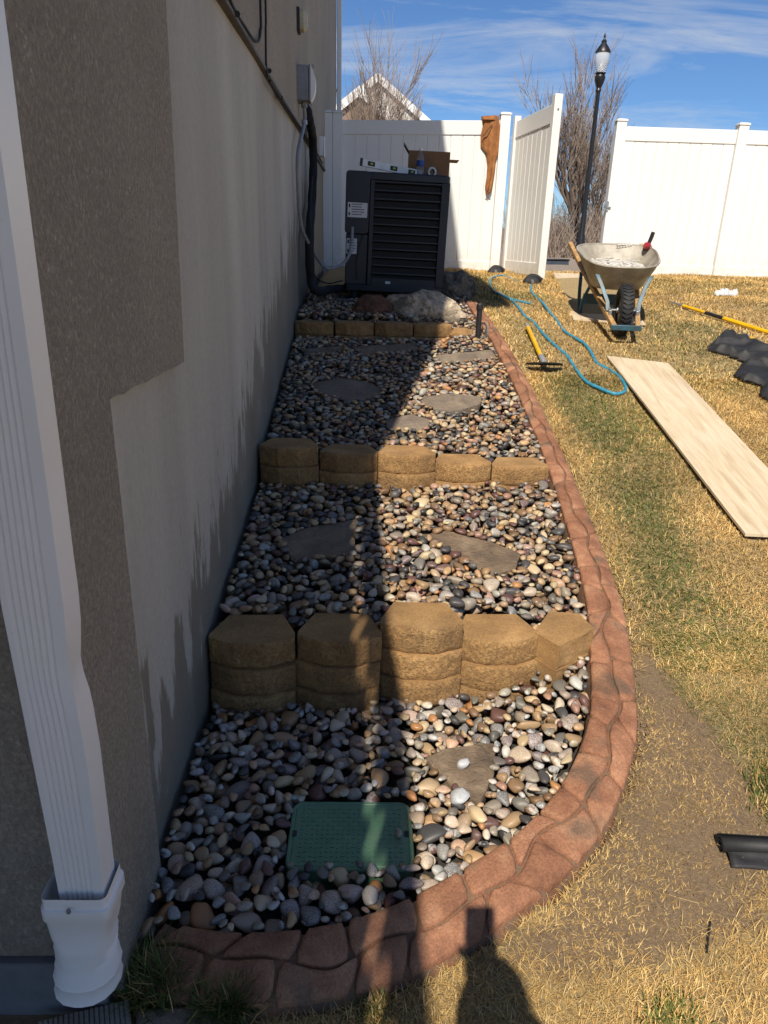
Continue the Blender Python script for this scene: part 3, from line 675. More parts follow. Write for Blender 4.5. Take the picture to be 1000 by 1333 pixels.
def boulder(name, label, c, s, m, seed, amp=.28, rz=0, flat=0):
    bm = bmesh.new(); bmesh.ops.create_icosphere(bm, subdivisions=4, radius=1)
    for v in bm.verts:
        d = v.co.normalized(); k = 1 + amp * fbm(d.x * 1.3 + seed, d.y * 1.3, d.z * 1.3, 2) + .22 * mnoise.voronoi(d * 2.2 + Vector((seed, 0, 0)))[0][0] + .07 * fbm(d.x * 6, d.y * 6, d.z * 6 + seed, 4)
        v.co = Vector((d.x * s[0], d.y * s[1], d.z * s[2])) * k
    me = bpy.data.meshes.new(name); bm.to_mesh(me); bm.free(); me.materials.append(m); me.polygons.foreach_set('use_smooth', [True] * len(me.polygons)); me.set_sharp_from_angle(angle=rad(40))
    o = link_mesh(name, me); o.location = c; o.rotation_euler = (0, 0, rz); tag(o, label, 'rock', 'landscape boulders')
    AVOID.append([(c[0] + s[0] * math.cos(a) * .95, c[1] + s[1] * math.sin(a) * .95) for a in np.linspace(0, 6.28, 14)[:-1]])
    return o
boulder('boulder', 'large pale tan boulder in front of the air conditioner', (.45, 6.05, 1.03), (.29, .17, .15), MAT['boulder'], 3)
boulder('boulder', 'reddish brown boulder in the shade before the air conditioner', (.02, 6.02, 1.03), (.15, .11, .11), MAT['red_rock'], 8)
boulder('boulder', 'dark rough rock between the air conditioner and the grass', (.80, 7.15, 1.15), (.17, .24, .15), MAT['dark_rock'], 5, .3, -.4)
boulder('brick_piece', 'broken tan block piece beside the black riser pipe', (.72, 5.68, .90), (.085, .05, .045), MAT['block'], 12, .15)
# lid
LX0, LX1, LY0, LY1, LZ = -.197, .146, 1.390, 1.634, .036
lid = thing('valve_box_lid', 'green plastic irrigation valve box lid sunk in the pebbles', 'valve box', ((LX0 + LX1) / 2, (LY0 + LY1) / 2, LZ), .0)
def rrect(hx, hy, r, n=5):
    P = []
    for cx, cy, a0 in ((hx - r, hy - r, 0), (-hx + r, hy - r, 90), (-hx + r, -hy + r, 180), (hx - r, -hy + r, 270)):
        for k in range(n + 1): a = rad(a0 + 90 * k / n); P.append((cx + r * math.cos(a), cy + r * math.sin(a)))
    return P
hx, hy = (LX1 - LX0) / 2, (LY1 - LY0) / 2
rr_ = lambda i, z: [(x, y, z) for x, y in rrect(hx - i, hy - i, max(.035 - i, .01))]
MB().rings([rr_(.002, -.09), rr_(0, -.004), rr_(.003, 0), rr_(.010, 0), rr_(.0125, -.002), rr_(.015, 0)]).build('lid_plate', MAT['lid'], lid, ang=30)
b = MB()
for j in range(13):
    for i in range(20):
        x = -hx + .035 + i * (2 * hx - .07) / 19; y = -hy + .03 + j * (2 * hy - .06) / 12
        if (i + j) % 2: b.box((x - .0052, y - .0022, -.001), (x + .0052, y + .0022, .0022))
        else: b.box((x - .0022, y - .0052, -.001), (x + .0022, y + .0052, .0022))
tr = b.build('tread_bumps', MAT['lid'], lid); tag(tr, kind='stuff')
for x in (-hx + .016, hx - .018): MB().box((x - .006, -.01, -.001), (x + .006, .01, .0016)).build('key_slot', MAT['ink'], lid)
AVOID.append([(LX0 + .015, LY0 + .008), (LX1 - .015, LY0 + .008), (LX1 - .015, LY1 - .012), (LX0 + .015, LY1 - .012)])
LEVEL.append(([(LX0, LY0), (LX1, LY0), (LX1, LY1), (LX0, LY1)], lambda X, Y: LZ + 0 * X))

# ---- river pebbles, dropped one by one onto a height map
CS = .006; X0, Y0 = -.70, 1.05; NX, NY = int(1.85 / CS), int(6.3 / CS)
HX, HY = np.meshgrid(X0 + CS * (np.arange(NX) + .5), Y0 + CS * (np.arange(NY) + .5))
hm = surf(HX, HY) - .06 + .012 * (HY < 2.2)
hard = ~inpoly(HX, HY, bed_poly) | (HX < WX(HY) + .004) | (HY > 7.2)
for P in BLOCKED: hard |= inpoly(HX, HY, P)
hard |= (HX > -.30) & (HX < .74) & (HY > 6.68)       # air conditioner pad
hard |= (HX > LX0 + .004) & (HX < LX1 - .004) & (HY > LY0 + .006) & (HY < LY1 - .004)
avoid = hard.copy()
for P in AVOID: avoid |= inpoly(HX, HY, P)
for P, fn in LEVEL:
    mk = inpoly(HX, HY, P); hm = np.where(mk, fn(HX, HY), hm)
top0 = surf(HX, HY); owner = np.full(hm.shape, -1, np.int32); PEB = []
def rot(rz, tx, ty): return np.array(Matrix.Rotation(rz, 3, 'Z') @ Matrix.Rotation(tx, 3, 'X') @ Matrix.Rotation(ty, 3, 'Y'))
def drop(y0, y1, n, smin, smax, lim, tries=7, fill=None):
    cells = None
    for _q in range(n):
        if fill is not None and _q % 60 == 0:
            cells = np.argwhere((hm < top0 - fill) & ~avoid & (HY > y0) & (HY < y1))
            if len(cells) < 20: return
        a = smin + (smax - smin) * rng.random() ** 1.6; ax = np.array([a, a * rng.uniform(.60, .92), a * rng.uniform(.36, .66)])
        Rm = rot(rng.uniform(0, 6.28), rng.normal(0, .17), rng.normal(0, .17)); A = Rm @ np.diag(1 / ax ** 2) @ Rm.T
        rr = int(a / CS) + 1; k = np.arange(-rr, rr + 1) * CS; DX, DY = np.meshgrid(k, k)
        Bq = A[0, 2] * DX + A[1, 2] * DY; Cq = A[0, 0] * DX ** 2 + 2 * A[0, 1] * DX * DY + A[1, 1] * DY ** 2 - 1; disc = Bq ** 2 - A[2, 2] * Cq
        ok = disc > 0; sq = np.sqrt(np.where(ok, disc, 0)); lo = np.where(ok, (-Bq - sq) / A[2, 2], 9.); up = np.where(ok, (-Bq + sq) / A[2, 2], -9.); okn = ok.sum()
        best = None
        for _t in range(tries):
            j, i = (int((rng.uniform(y0, y1) - Y0) / CS), int((rng.uniform(-.62, 1.02) - X0) / CS)) if cells is None else cells[rng.integers(len(cells))]
            if j < rr or j >= NY - rr - 1 or i < rr or i >= NX - rr - 1 or avoid[j, i]: continue
            sl_ = (slice(j - rr, j + rr + 1), slice(i - rr, i + rr + 1))
            if (hard[sl_] & ok).sum() > .03 * okn: continue
            z = (hm[sl_] - lo)[ok].max() - .22 * ax[2]
            over = z + ax[2] * .8 - top0[j, i]
            if best is None or over < best[0]: best = (over, z, j, i, sl_)
        if best is None or best[0] > lim: continue
        over, z, j, i, sl_ = best; u = z + up; m = ok & (u > hm[sl_])
        hm[sl_] = np.where(m, u, hm[sl_]); owner[sl_] = np.where(m, len(PEB), owner[sl_])
        PEB.append((X0 + CS * (i + .5), Y0 + CS * (j + .5), z, ax, Rm))
drop(1.15, 2.3, 700, .020, .036, .004); drop(1.15, 2.3, 1500, .031, .054, .030); drop(1.15, 2.3, 900, .022, .038, .036, 6, .016); drop(1.15, 2.3, 900, .017, .030, .038, 6, .014); drop(1.15, 2.3, 900, .012, .022, .036, 6, .018)
drop(2.15, 3.55, 1900, .027, .044, .03); drop(2.15, 3.55, 1100, .020, .034, .036, 6, .015); drop(2.15, 3.55, 700, .012, .02, .033, 6, .022)
drop(3.5, 5.75, 3000, .025, .041, .03); drop(3.5, 5.75, 1500, .018, .032, .036, 6, .015); drop(3.5, 5.75, 700, .012, .02, .033, 6, .024)
drop(5.6, 7.2, 1000, .026, .042, .03); drop(5.6, 7.2, 500, .018, .03, .035, 5, .02)
PAL = [((.26, .215, .165), .14, 'warm grey'), ((.145, .128, .108), .12, 'mid grey'), ((.058, .054, .052), .13, 'dark slate grey'), ((.37, .24, .13), .21, 'tan'), ((.48, .36, .215), .10, 'cream'),
       ((.215, .128, .068), .14, 'brown'), ((.125, .062, .052), .07, 'maroon'), ((.40, .19, .075), .045, 'orange'), ((.36, .335, .29), .035, 'pale grey'), ((.36, .205, .145), .045, 'pinkish')]
pw = np.cumsum([p[1] for p in PAL]); pw /= pw[-1]
cnt = np.bincount(owner[owner >= 0], minlength=len(PEB))
def ico(sub):
    bm = bmesh.new(); bmesh.ops.create_icosphere(bm, subdivisions=sub, radius=1); bm.verts.ensure_lookup_table()
    v = np.array([x.co[:] for x in bm.verts]); f = np.array([[q.index for q in p.verts] for p in bm.faces]); bm.free(); return v, f
def lumpy(v, sd):
    d = v / np.linalg.norm(v, axis=1)[:, None]; q = np.random.default_rng(sd + 100); N_ = q.normal(size=(13, 3)); N_ /= np.linalg.norm(N_, axis=1)[:, None]; N_ = np.concatenate([N_, [[0, 0, 1], [0, 0, -1]]]); hh = q.uniform(.80, 1.0, len(N_))
    val = ((np.maximum(d @ N_.T, 0) / hh) ** 4.2).sum(1) ** (1 / 4.2); p = d / val[:, None]; p *= (1 + .03 * np.array([fbm(x * 3 + sd, y * 3, z * 3, 2) for x, y, z in d]))[:, None]
    return p / np.abs(p).max(0)
i3v, i3f = ico(3); i2v, i2f = ico(2)
PM = [np_mesh('pebble', lumpy(i3v, k), i3f, MAT['pebble']) for k in range(16)]
P2 = [lumpy(i2v, k + 40) for k in range(24)]
# the three hundred that show largest become things of their own
score = []
for k, (x, y, z, ax, Rm) in enumerate(PEB):
    dist = math.dist((x, y, z), (0, 0, H)); score.append(cnt[k] / dist ** 2 if cnt[k] * CS * CS > .16 * math.pi * ax[0] * ax[1] else 0)
order = np.argsort(score)[::-1][:300]; big = set(int(k) for k in order); GV, GF, GC = [], [], []; off = 0
for k, (x, y, z, ax, Rm) in enumerate(PEB):
    pi = int(np.searchsorted(pw, rng.random())); base = np.array(PAL[pi][0]) * rng.uniform(.72, 1.12) * np.array([rng.uniform(.95, 1.06), 1, rng.uniform(.93, 1.05)])
    if k in big:
        o = link_mesh('pebble', PM[k % 16]); M3 = Rm @ np.diag(ax)
        o.matrix_world = Matrix(((*M3[0], x), (*M3[1], y), (*M3[2], z), (0, 0, 0, 1))); o.color = (*base, 1)
        ci = min(math.dist((x, y), q) for q in inner)
        where = ('against the house wall' if x < WX(y) + .13 else 'along the inner edge of the curb' if ci < .11 else 'at the foot of the lowest block wall' if y > 1.98 else
                 'around the triangular flagstone' if x > .2 and y > 1.5 else 'in front of the green lid' if y < LY0 and LX0 - .05 < x < LX1 + .05 else 'between the green lid and house wall' if x < LX0 and y < 1.7 else 'between the green lid and curb' if x > LX1 else 'between the green lid and lowest block wall')
        size = 'large ' if ax[0] > .044 else 'small ' if ax[0] < .034 else 'medium '; flat = 'flat ' if ax[2] < .47 * ax[0] else 'long ' if ax[1] < .7 * ax[0] else 'round '
        tag(o, size + flat + PAL[pi][2] + ' river pebble ' + where, 'pebble', 'river pebbles in the lowest bed')
    elif cnt[k] >= 3:
        v = (P2[k % 24] * ax) @ Rm.T + [x, y, z]; GV.append(v); GF.append(i2f + off); off += len(v)
        GC.append(np.tile([*base, rng.random() * (1 if y < 2.3 else .56)], (len(v), 1)))
gravel = link_mesh('gravel', np_mesh('gravel', np.concatenate(GV), np.concatenate(GF), MAT['gravel'], np.concatenate(GC))); tag(gravel, 'mixed river pebbles filling the terraced beds along the house', 'gravel', kind='stuff')
print('PEBBLES', len(PEB), 'stuff tris', sum(len(f) for f in GF))

# ================================================================== OBJECTS
# ---- downspout at the near corner
ds = thing('downspout', 'dented white ribbed downspout on the near house corner', 'downspout', (-.52, 1.0, 0))
Yd = .985
def ds_ring(px0, px1, py, dep=.055, dent=0):
    a = onY(px0, py, Yd); c = onY(px1, py, Yd); w_ = c.x - a.x; n = 9; P = []
    for k in range(n * 2 + 1):
        u = k / (n * 2); x = a.x + w_ * u; P.append((x + .52, Yd - 1.0 + (.0035 if k % 2 and 1 < k < 15 else 0) + dent * max(0, u - .7) * .06, (a.z + (c.z - a.z) * u)))
    P += [(c.x + .52 - dent * .012, Yd - 1.0 + .012, c.z), (c.x + .52 - dent * .014, Yd - 1.0 + dep, c.z), (a.x + .52, Yd - 1.0 + dep, a.z), (a.x + .52, Yd - 1.0 + .012, a.z)]
    return P
def rx(y): return np.interp(y, [-520, 190, 640, 700, 760, 800, 850, 890, 930, 985, 1168], [-95, 0, 62, 70, 78, 84, 88, 91, 101, 112, 136])
def lx(y): return np.interp(y, [-520, 190, 780, 1168], [-190, -85, 0, 78])
ys = [1172, 1120, 1060, 1000, 950, 925, 900, 880, 860, 830, 790, 740, 690, 640, 560, 400, 200, -100, -400]
R_ = [ds_ring(lx(y), rx(y), y, .06, math.exp(-((y - 885) / 28) ** 2) * .35) for y in ys]
zt = DH - .26; R_ = [r for r in R_ if r[0][2] < zt - .05]; R_.append([(p[0] - .003, p[1], zt) for p in R_[-1]])
MB().rings(R_).build('pipe', MAT['white_paint'], ds, ang=25)
b = MB(); cx = -.535 + .52; R_ = []
def sq(z, hw, hd, r, cx, cy): return [(cx + x, cy + y, z) for x, y in rrect(hw, hd, r, 4)]
cy = Yd + .03 - 1.0
for z, hw, hd, r, dx in ((.425, .060, .046, .012, .008), (.40, .060, .046, .012, .008), (.398, .064, .05, .014, .008), (.372, .064, .05, .014, .008), (.366, .060, .047, .014, .007), (.32, .057, .046, .02, .004), (.29, .052, .047, .03, .001),
                         (.282, .056, .050, .035, .0), (.274, .052, .048, .035, 0), (.266, .056, .05, .038, -.001), (.258, .052, .049, .04, -.002), (.25, .057, .052, .045, -.003), (.242, .053, .05, .045, -.004), (.23, .059, .055, .05, -.005),
                         (.205, .060, .056, .05, -.006), (.198, .064, .06, .055, -.007), (.19, .061, .057, .055, -.008), (.165, .062, .058, .055, -.009), (.158, .065, .061, .058, -.01), (.15, .06, .056, .055, -.01)):
    R_.append(sq(z, hw, hd, r, cx + dx, cy))
R_ += [sq(.152, .055, .052, .05, cx - .01, cy), sq(.30, .046, .042, .03, cx, cy)]
ad = MB().rings(R_, False, True).build('flexible_adapter', MAT['white_plastic'], ds, ang=50)
MB().tube([(cx + .0, cy - .05, .405), (cx + .004, cy - .056, .405)], .004, 8).build('screw', MAT['steel'], ds)
fd = thing('downspout', 'narrow white downspout at the far house corner beyond the fence', 'downspout', (-.525 - .0114 * 13.25 + .06, 1.085 + 13.2, 0))
MB().box((-.03, -.05, 1.2), (.05, .05, HOUSE_H - .2)).build('pipe', MAT['white_paint'], fd, .01); MB().box((-.05, -.03, 4.0), (.053, .053, 4.03)).build('strap', MAT['white_paint'], fd)

# ---- services on the side wall (house-local frame: x out of the wall, y along it)
HM = Matrix.Translation((-.525, 1.085, 0)) @ Matrix.Rotation(.0114, 4, 'Z')
def W(px, py, d=.013):                             # pixel -> point on the wall face
    f = lambda x, y: 0
    r = ray(px, py); n = HM.to_3x3() @ Vector((1, 0, 0)); p0 = HM @ Vector((d, 0, 0)); c0 = Vector((0, 0, H))
    t_ = (p0 - c0).dot(n) / Vector(r).dot(n); return c0 + Vector(r) * t_
def wl(px, py, d=.013): return HM.inverted() @ W(px, py, d)
def wthing(name, label, cat, at): return thing(name, label, cat, HM @ at, .0114)
bx = wl(388, 110); dsc = wthing('disconnect_box', 'grey electrical disconnect box on the stucco wall above the black pipe', 'electrical box', bx)
MB().box((-.004, -.09, -.115), (.085, .09, .115)).build('enclosure', MAT['box_grey'], dsc, .006)
b = MB(); b.rings([[(.088, y, z) for y, z in ((-.092, -.12), (.092, -.12), (.092, .12), (-.092, .12))], [(.098, y, z) for y, z in ((-.092, -.12), (.092, -.12), (.092, .12), (-.092, .12))]]); b.build('cover', MAT['box_grey'], dsc, .004)
R_ = []
for k in range(9):
    z = -.115 + .23 * k / 8; d = .035 * math.sin(math.pi * k / 8) ** .7; R_.append([(.0985, -.05, z), (.10 + d, -.05, z), (.10 + d, .05, z), (.0985, .05, z)])
MB().rings(R_).build('pull_handle', MAT['white_plastic'], dsc)
MB().tube([(.099, 0, .10), (.125, 0, .115), (.11, 0, .135)], .006, 6).build('hasp', MAT['steel'], dsc)
MB().tube([(.045, 0, -.116), (.045, 0, -.15)], .024, 10).build('hub', MAT['grey_pvc'], dsc)
lb = wl(387, 27); wlmp = wthing('wall_light', 'small yellowed wall light high on the stucco', 'wall light', lb)
MB().box((-.004, -.06, -.075), (.022, .06, .075)).build('back_plate', MAT['ink'], wlmp, .004)
MB().rings([[(.0225 + .0, y, z) for y, z in rrect(.05, .065, .015, 3)], [(.05, y, z) for y, z in rrect(.052, .067, .02, 3)], [(.075, y, z) for y, z in rrect(.03, .05, .02, 3)]]).build('lens', MAT['cream'], wlmp)
jb = wl(416, 191); jbt = wthing('junction_box', 'small white junction box on the wall behind the black pipe', 'electrical box', jb)
MB().box((-.004, -.07, -.10), (.05, .07, .10)).build('enclosure', MAT['white_plastic'], jbt, .008); MB().box((.0505, -.074, -.104), (.06, .074, .104)).build('cover', MAT['white_plastic'], jbt, .005)
# conduit whip: wall down to the unit, and the insulated line set
def wp(px, py, d): return W(px, py, d)
p0 = HM @ (bx + Vector((.045, 0, -.15)))
cond = thing('conduit_whip', 'grey flexible conduit looping from the disconnect box to the unit', 'conduit')
path = [p0, p0 + Vector((0, 0, -.1)), wp(388, 200, .035), wp(388, 240, .03), wp(390, 275, .03), wp(396, 305, .05)]
e1 = onY(459, 297, 6.79); path += [Vector((-.42, 6.55, 1.36)), Vector((-.33, 6.64, 1.335)), onY(447, 343, 6.68), onY(457, 325, 6.72), e1]
cpth = crom(path, 14)
rr_c = [.0135 + (.0012 if i % 2 else 0) for i in range(len(cpth))]
MB().tube(cpth, rr_c, 9).build('flexible_conduit', MAT['grey_pvc'], cond)
MB().tube([e1 - Vector((0, 0, .035)), e1 + Vector((0, 0, .012))], .021, 10).build('connector', MAT['box_grey'], cond)
MB().tube([p0 + Vector((0, 0, -.085)), p0 + Vector((0, 0, -.115))], .022, 10).build('coupling', MAT['steel'], cond)
ls = thing('line_set', 'thick black insulated refrigerant pipe down the wall to the unit', 'pipe')
q0 = wp(394, 141, .0); lp = [q0 - Vector((.05, 0, 0)), q0 + Vector((.03, 0, .0)), wp(403, 158, .06), wp(407, 178, .06), wp(408, 215, .06), wp(406, 265, .06), wp(403, 310, .08)]
lp += [Vector((lp[-1].x + .01, lp[-1].y, 1.25)), Vector((lp[-1].x + .06, lp[-1].y + .02, 1.16)), Vector((-.36, 6.80, 1.145)), Vector((-.22, 6.88, 1.15))]
lpc = crom(lp, 12); MB().tube(lpc, [.037 + .0018 * math.sin(i * .9) for i in range(len(lpc))], 12).build('insulation', MAT['foam'], ls)
MB().tube(crom([wp(407, 230, .075), wp(404, 290, .09), Vector((-.50, 6.6, 1.3)), Vector((-.4, 6.75, 1.2)), Vector((-.25, 6.82, 1.22))], 8), .006, 6).build('control_wire', MAT['rubber'], ls)
cab = thing('wall_cable', 'thin dark cables hanging on the upper stucco wall', 'cable')
MB().tube(crom([HM @ Vector((.018, 1.0, ytr(1) + .02)), wp(286, -30, .018), wp(305, 12, .018), wp(318, 33, .02), wp(333, 54, .03), wp(339, 40, .02), wp(338, -30, .018), wp(338, -30, .018) + Vector((0, .02, 1.6)), wp(338, -30, .018) + Vector((0, .02, 4.6))], 8), .006, 6).build('loop', MAT['rubber'], cab)
MB().tube(crom([wp(345, -30, .018) + Vector((0, .02, 4.6)), wp(345, -30, .018) + Vector((0, .02, 1.6)), wp(345, -30, .018), wp(346, 40, .018), wp(347, 92, .02), wp(351, 105, .024)], 8), .005, 6).build('drop_wire', MAT['rubber'], cab)
MB().tube(crom([wp(351, 105, .026), wp(370, 134, .026), wp(388, 161, .026), wp(410, 195, .026), wp(420, 212, .026)], 6), .008, 6).build('run_along_trim', MAT['rubber'], cab)
for p in ((309, 18), (351, 92), (366, 127)): MB().tube([wp(*p, .012), wp(*p, .028)], .012, 6).build('clip', MAT['rubber'], cab)

# ---- air conditioner (tilted slightly: its left side stands higher)
AYF = 6.80
ac = thing('air_conditioner', 'dark grey air conditioner unit with horizontal louvres', 'air conditioner', (.21, AYF, 1.135))
ac.rotation_euler = (0, rad(1.3), 0)
HWD = .455; AH = .99
def ab(a, c): return MB().box(a, c)
ab((-HWD + .02, .03, .03), (HWD - .02, .86, AH - .03)).build('coil', MAT['ac_black'], ac)
MB().rings([[(x, y + .44, z) for x, y in rrect(HWD, .45, .05, 5)] for z in (AH - .06, AH - .012)] + [[(x, y + .44, AH) for x, y in rrect(HWD - .012, .438, .05, 5)]]).build('top_cap', MAT['ac'], ac, ang=30)
MB().rings([[(x, y + .44, z) for x, y in rrect(HWD, .45, .04, 5)] for z in (0, .05)]).build('base_pan', MAT['ac'], ac, ang=30)
for x0, x1 in ((-.245, -.205), (HWD - .075, HWD)): ab((x0, -.008, .05), (x1, .05, AH - .06)).build('corner_post', MAT['ac'], ac, .006)
for x0, x1 in ((-HWD, -HWD + .05), (HWD - .05, HWD)): ab((x0, .82, .05), (x1, .87, AH - .06)).build('corner_post', MAT['ac'], ac, .006)
ab((-.204, -.004, .05), (HWD - .076, .0, .115)).build('lower_rail', MAT['ac'], ac)
sl_me = MB().add([(-.204, -.006, .008), (HWD - .076, -.006, .008), (HWD - .076, -.006, -.004), (-.204, -.006, -.004), (-.204, .022, -.016), (HWD - .076, .022, -.016), (HWD - .076, .022, -.006), (-.204, .022, -.006)],
                 [(0, 1, 2, 3), (4, 5, 6, 7)[::-1], (0, 4, 5, 1)[::-1], (3, 2, 6, 7)[::-1], (0, 3, 7, 4), (1, 5, 6, 2)]).mesh('slat', MAT['ac'])
for k in range(12):
    o = link_mesh('slat', sl_me, ac); o.location = (0, 0, .155 + .0688 * k)
wire = MB()
for k in range(22): x = -.19 + k * (.185 + HWD - .09) / 21; wire.box((x - .0012, .0235, .06), (x + .0012, .026, AH - .07))
gg = wire.build('coil_guard_wires', MAT['ac'], ac); tag(gg, kind='stuff')
ep = MB().rings([[(x - .352, -.022 if k else .03, z + .735) for x, z in rrect(.104 - i, .255 - i, .03, 4)] for k, i in ((0, 0), (1, 0), (1, .006))][:2] + [[(x - .352, -.026, z + .735) for x, z in rrect(.098, .249, .026, 4)]]).build('electrical_cover', MAT['ac'], ac, ang=30)
def sticker(x0, z0, x1, z1, y):
    s_ = ab((x0, y - .0015, z0), (x1, y, z1)).build('label_sticker', MAT['paper'], ac)
    b = MB(); n = 5
    for k in range(n):
        z = z1 - (z1 - z0) * (k + .8) / (n + .8); b.box((x0 + (x1 - x0) * .2, y - .0024, z), (x1 - (x1 - x0) * random.uniform(.06, .3), y - .0016, z + .006))
    b.box((x0 + .008, y - .0024, z1 - .04), (x0 + .022, y - .0016, z1 - .012)); b.box((x0 + .008, y - .0024, z0 + .015), (x0 + .022, y - .0016, z0 + .04)); b.build('printed_lines', MAT['ink'], s_)
sticker(-.435, .615, -.262, .735, -.0265)
ab((-.445, .0, .05), (-.25, .03, .48)).build('service_panel', MAT['ac'], ac, .006)
sticker(-.438, .31, -.345, .44, -.001)
MB().tube(crom([(-.29, -.01, .48), (-.33, -.04, .36), (-.345, -.05, .2), (-.33, -.03, .1)], 8), .004, 6).build('control_wire', MAT['rubber'], ac)
ab((-.075, -.0055, .068), (-.03, -.0042, .09)).build('badge', MAT['paper'], ac)
for x in (-.36, .36):
    for y in (.06, .8): MB().lathe([(.03, -.075), (.03, -.005)], 10, (x, y, 0)).build('foot', MAT['rubber'], ac)
pad = MB().box((-.29, AYF - .10, .98), (.73, 7.75, 1.062)).build('equipment_pad', MAT['pad'], None, .012, 2); tag(pad, 'dark blue-grey pad slab under the air conditioner', 'slab')
# things left on top of the unit
def acp(x, y, dz=0): return ac.matrix_basis @ Vector((x, y, AH + dz)) if False else (Matrix.Translation((.21, AYF, 1.135)) @ Matrix.Rotation(rad(1.3), 4, 'Y')) @ Vector((x, y, AH + dz))
lv = thing('spirit_level', 'silver spirit level with black end lying on the air conditioner', 'level', acp(-.34, .05, .045), rad(24)); lv.rotation_euler = (0, rad(6), rad(24))
MB().box((.016, -.012, .0), (.60, .012, .06)).build('beam', pm('bare_aluminium', (.60, .60, .60), (.5, .5, .5), 12, .35, metal=.3), lv, .002); MB().box((0, -.014, -.0), (.0155, .014, .062)).build('end_cap', MAT['black_plastic'], lv, .002)
for x in (.10, .32, .5): 
    v_ = MB().box((x - .035, -.0136, .012), (x + .035, -.0125, .048)).build('vial_window', MAT['ink'], lv); MB().tube([(x - .012, -.015, .03), (x + .012, -.015, .03)], .008, 8).build('vial', pm('vial_green', (.5, .62, .1), (.4, .5, .1), 9, .2), v_)
cbx = thing('cardboard_box', 'open brown cardboard box standing on the air conditioner', 'box', acp(.285, .42), rad(-1)); cbx.rotation_euler = (0, rad(1.3), rad(-2))
T_ = .004
for nm, a, c in (('front_panel', (-.19, 0, 0), (.19, T_, .225)), ('back_panel', (-.19, .26, 0), (.19, .26 + T_, .225)), ('side_panel', (-.19, T_, 0), (-.19 + T_, .26, .225)), ('side_panel', (.19 - T_, T_, 0), (.19, .26, .225)), ('bottom', (-.186, .005, .001), (.186, .259, .005))): MB().box(a, c).build(nm, MAT['card'], cbx)
MB().prism([(-.188, .0), (.188, 0), (.188, .06), (-.188, .06)], .2255, .2295).build('flap', MAT['card'], cbx)
b = MB(); b.add([(-.19, .0, .225), (-.19, .26, .225), (-.235, .25, .29), (-.235, .01, .29), (-.194, .0, .224), (-.194, .26, .224), (-.239, .25, .288), (-.239, .01, .288)], [(0, 1, 2, 3), (7, 6, 5, 4), (0, 3, 7, 4), (1, 5, 6, 2), (2, 6, 7, 3), (0, 4, 5, 1)]); b.build('flap', MAT['card'], cbx)
b = MB(); b.box((.190, .0, .165), (.275, .25, .169)); b.build('flap', MAT['card'], cbx)
btl = thing('water_bottle', 'clear plastic water bottle standing on the air conditioner', 'bottle', acp(.20, .28)); 
MB().lathe([(.030, 0), (.033, .006), (.033, .03), (.031, .035), (.033, .04), (.033, .075), (.031, .08), (.033, .085), (.033, .145), (.030, .165), (.018, .195), (.0125, .205), (.0125, .222)], 18).build('bottle_body', MAT['clear'], btl, ang=60)
MB().lathe([(.0336, .088), (.0336, .135)], 18).build('printed_band', MAT['blue_ink'], btl); MB().lathe([(.0145, .214), (.0145, .232), (.012, .234)], 14).build('cap', MAT['white_plastic'], btl)
tp = thing('tape_roll', 'silver tape roll standing on edge beside the bottle', 'tape', acp(.30, .25, .042)); tp.rotation_euler = (0, 0, rad(20))
R_ = []
for k in range(25):
    a = 2 * math.pi * k / 24; R_.append([(math.cos(a) * r, y, math.sin(a) * r) for r, y in ((.026, -.02), (.042, -.02), (.042, .02), (.026, .02))])
MB().rings(R_, False, False).build('tape', MAT['steel'], tp)

# ---- brown garment over the fence top
gm = thing('work_garment', 'brown canvas work garment draped over the fence by the gate', 'clothing', (1.42, FY - .05, 3.06))
L_ = [(627, 151), (629, 163), (626, 176), (626, 190), (633, 199), (635, 215), (634, 230), (632, 243), (633, 253)]
Rr = [(650, 150), (652, 165), (651, 182), (650, 198), (646, 209), (645, 221), (643, 234), (641, 247), (638, 252)]
R_ = []
for k, ((ax_, ay), (bx_, by)) in enumerate(zip(L_, Rr)):
    a = onY(ax_, ay, FY - .06); c = onY(bx_, by, FY - .06); n = 20; r = []
    for i in range(n):
        u = i / (n - 1); fold = .018 * math.sin(u * 11 + k * .7) + .03 * fbm(u * 4, k * .6, 4)
        r.append((a.x + (c.x - a.x) * u - 1.42, -.05 * math.sin(math.pi * u) ** .6 + .02 - fold * (.3 + .7 * math.sin(math.pi * u)), a.z + (c.z - a.z) * u - 3.06))
    back = [(p[0], .022, p[2]) for p in r[::-1][1:-1:2]]
    R_.append(r + back)
MB().rings(R_).build('hanging_sleeve', MAT['canvas'], gm, ang=50)
R_ = []
for k in range(9):
    y = -.05 + .2 * k / 8; z = .012 + .018 * math.sin(math.pi * k / 8) - (.10 if k == 8 else 0)
    R_.append([(x, y + .05 if False else y + .0, z + .012 * fbm(x * 9, y * 9, 1)) for x in np.linspace(-.02, .135, 8)] + [(x, y, z - .022) for x in np.linspace(.135, -.02, 8)])
MB().rings(R_).build('draped_top', MAT['canvas'], gm, ang=50)
p1, p2 = onY(628, 178, FY - .10), onY(641, 162, FY - .105)
MB().tube([p1 - gm.location, p2 - gm.location], .006, 6).build('pocket_seam', MAT['ink'], gm)
p1, p2 = onY(631.5, 247, FY - .10), onY(639, 247, FY - .10)
MB().tube([p1 - gm.location, p2 - gm.location], .005, 6).build('cuff_seam', MAT['canvas_dark'], gm)

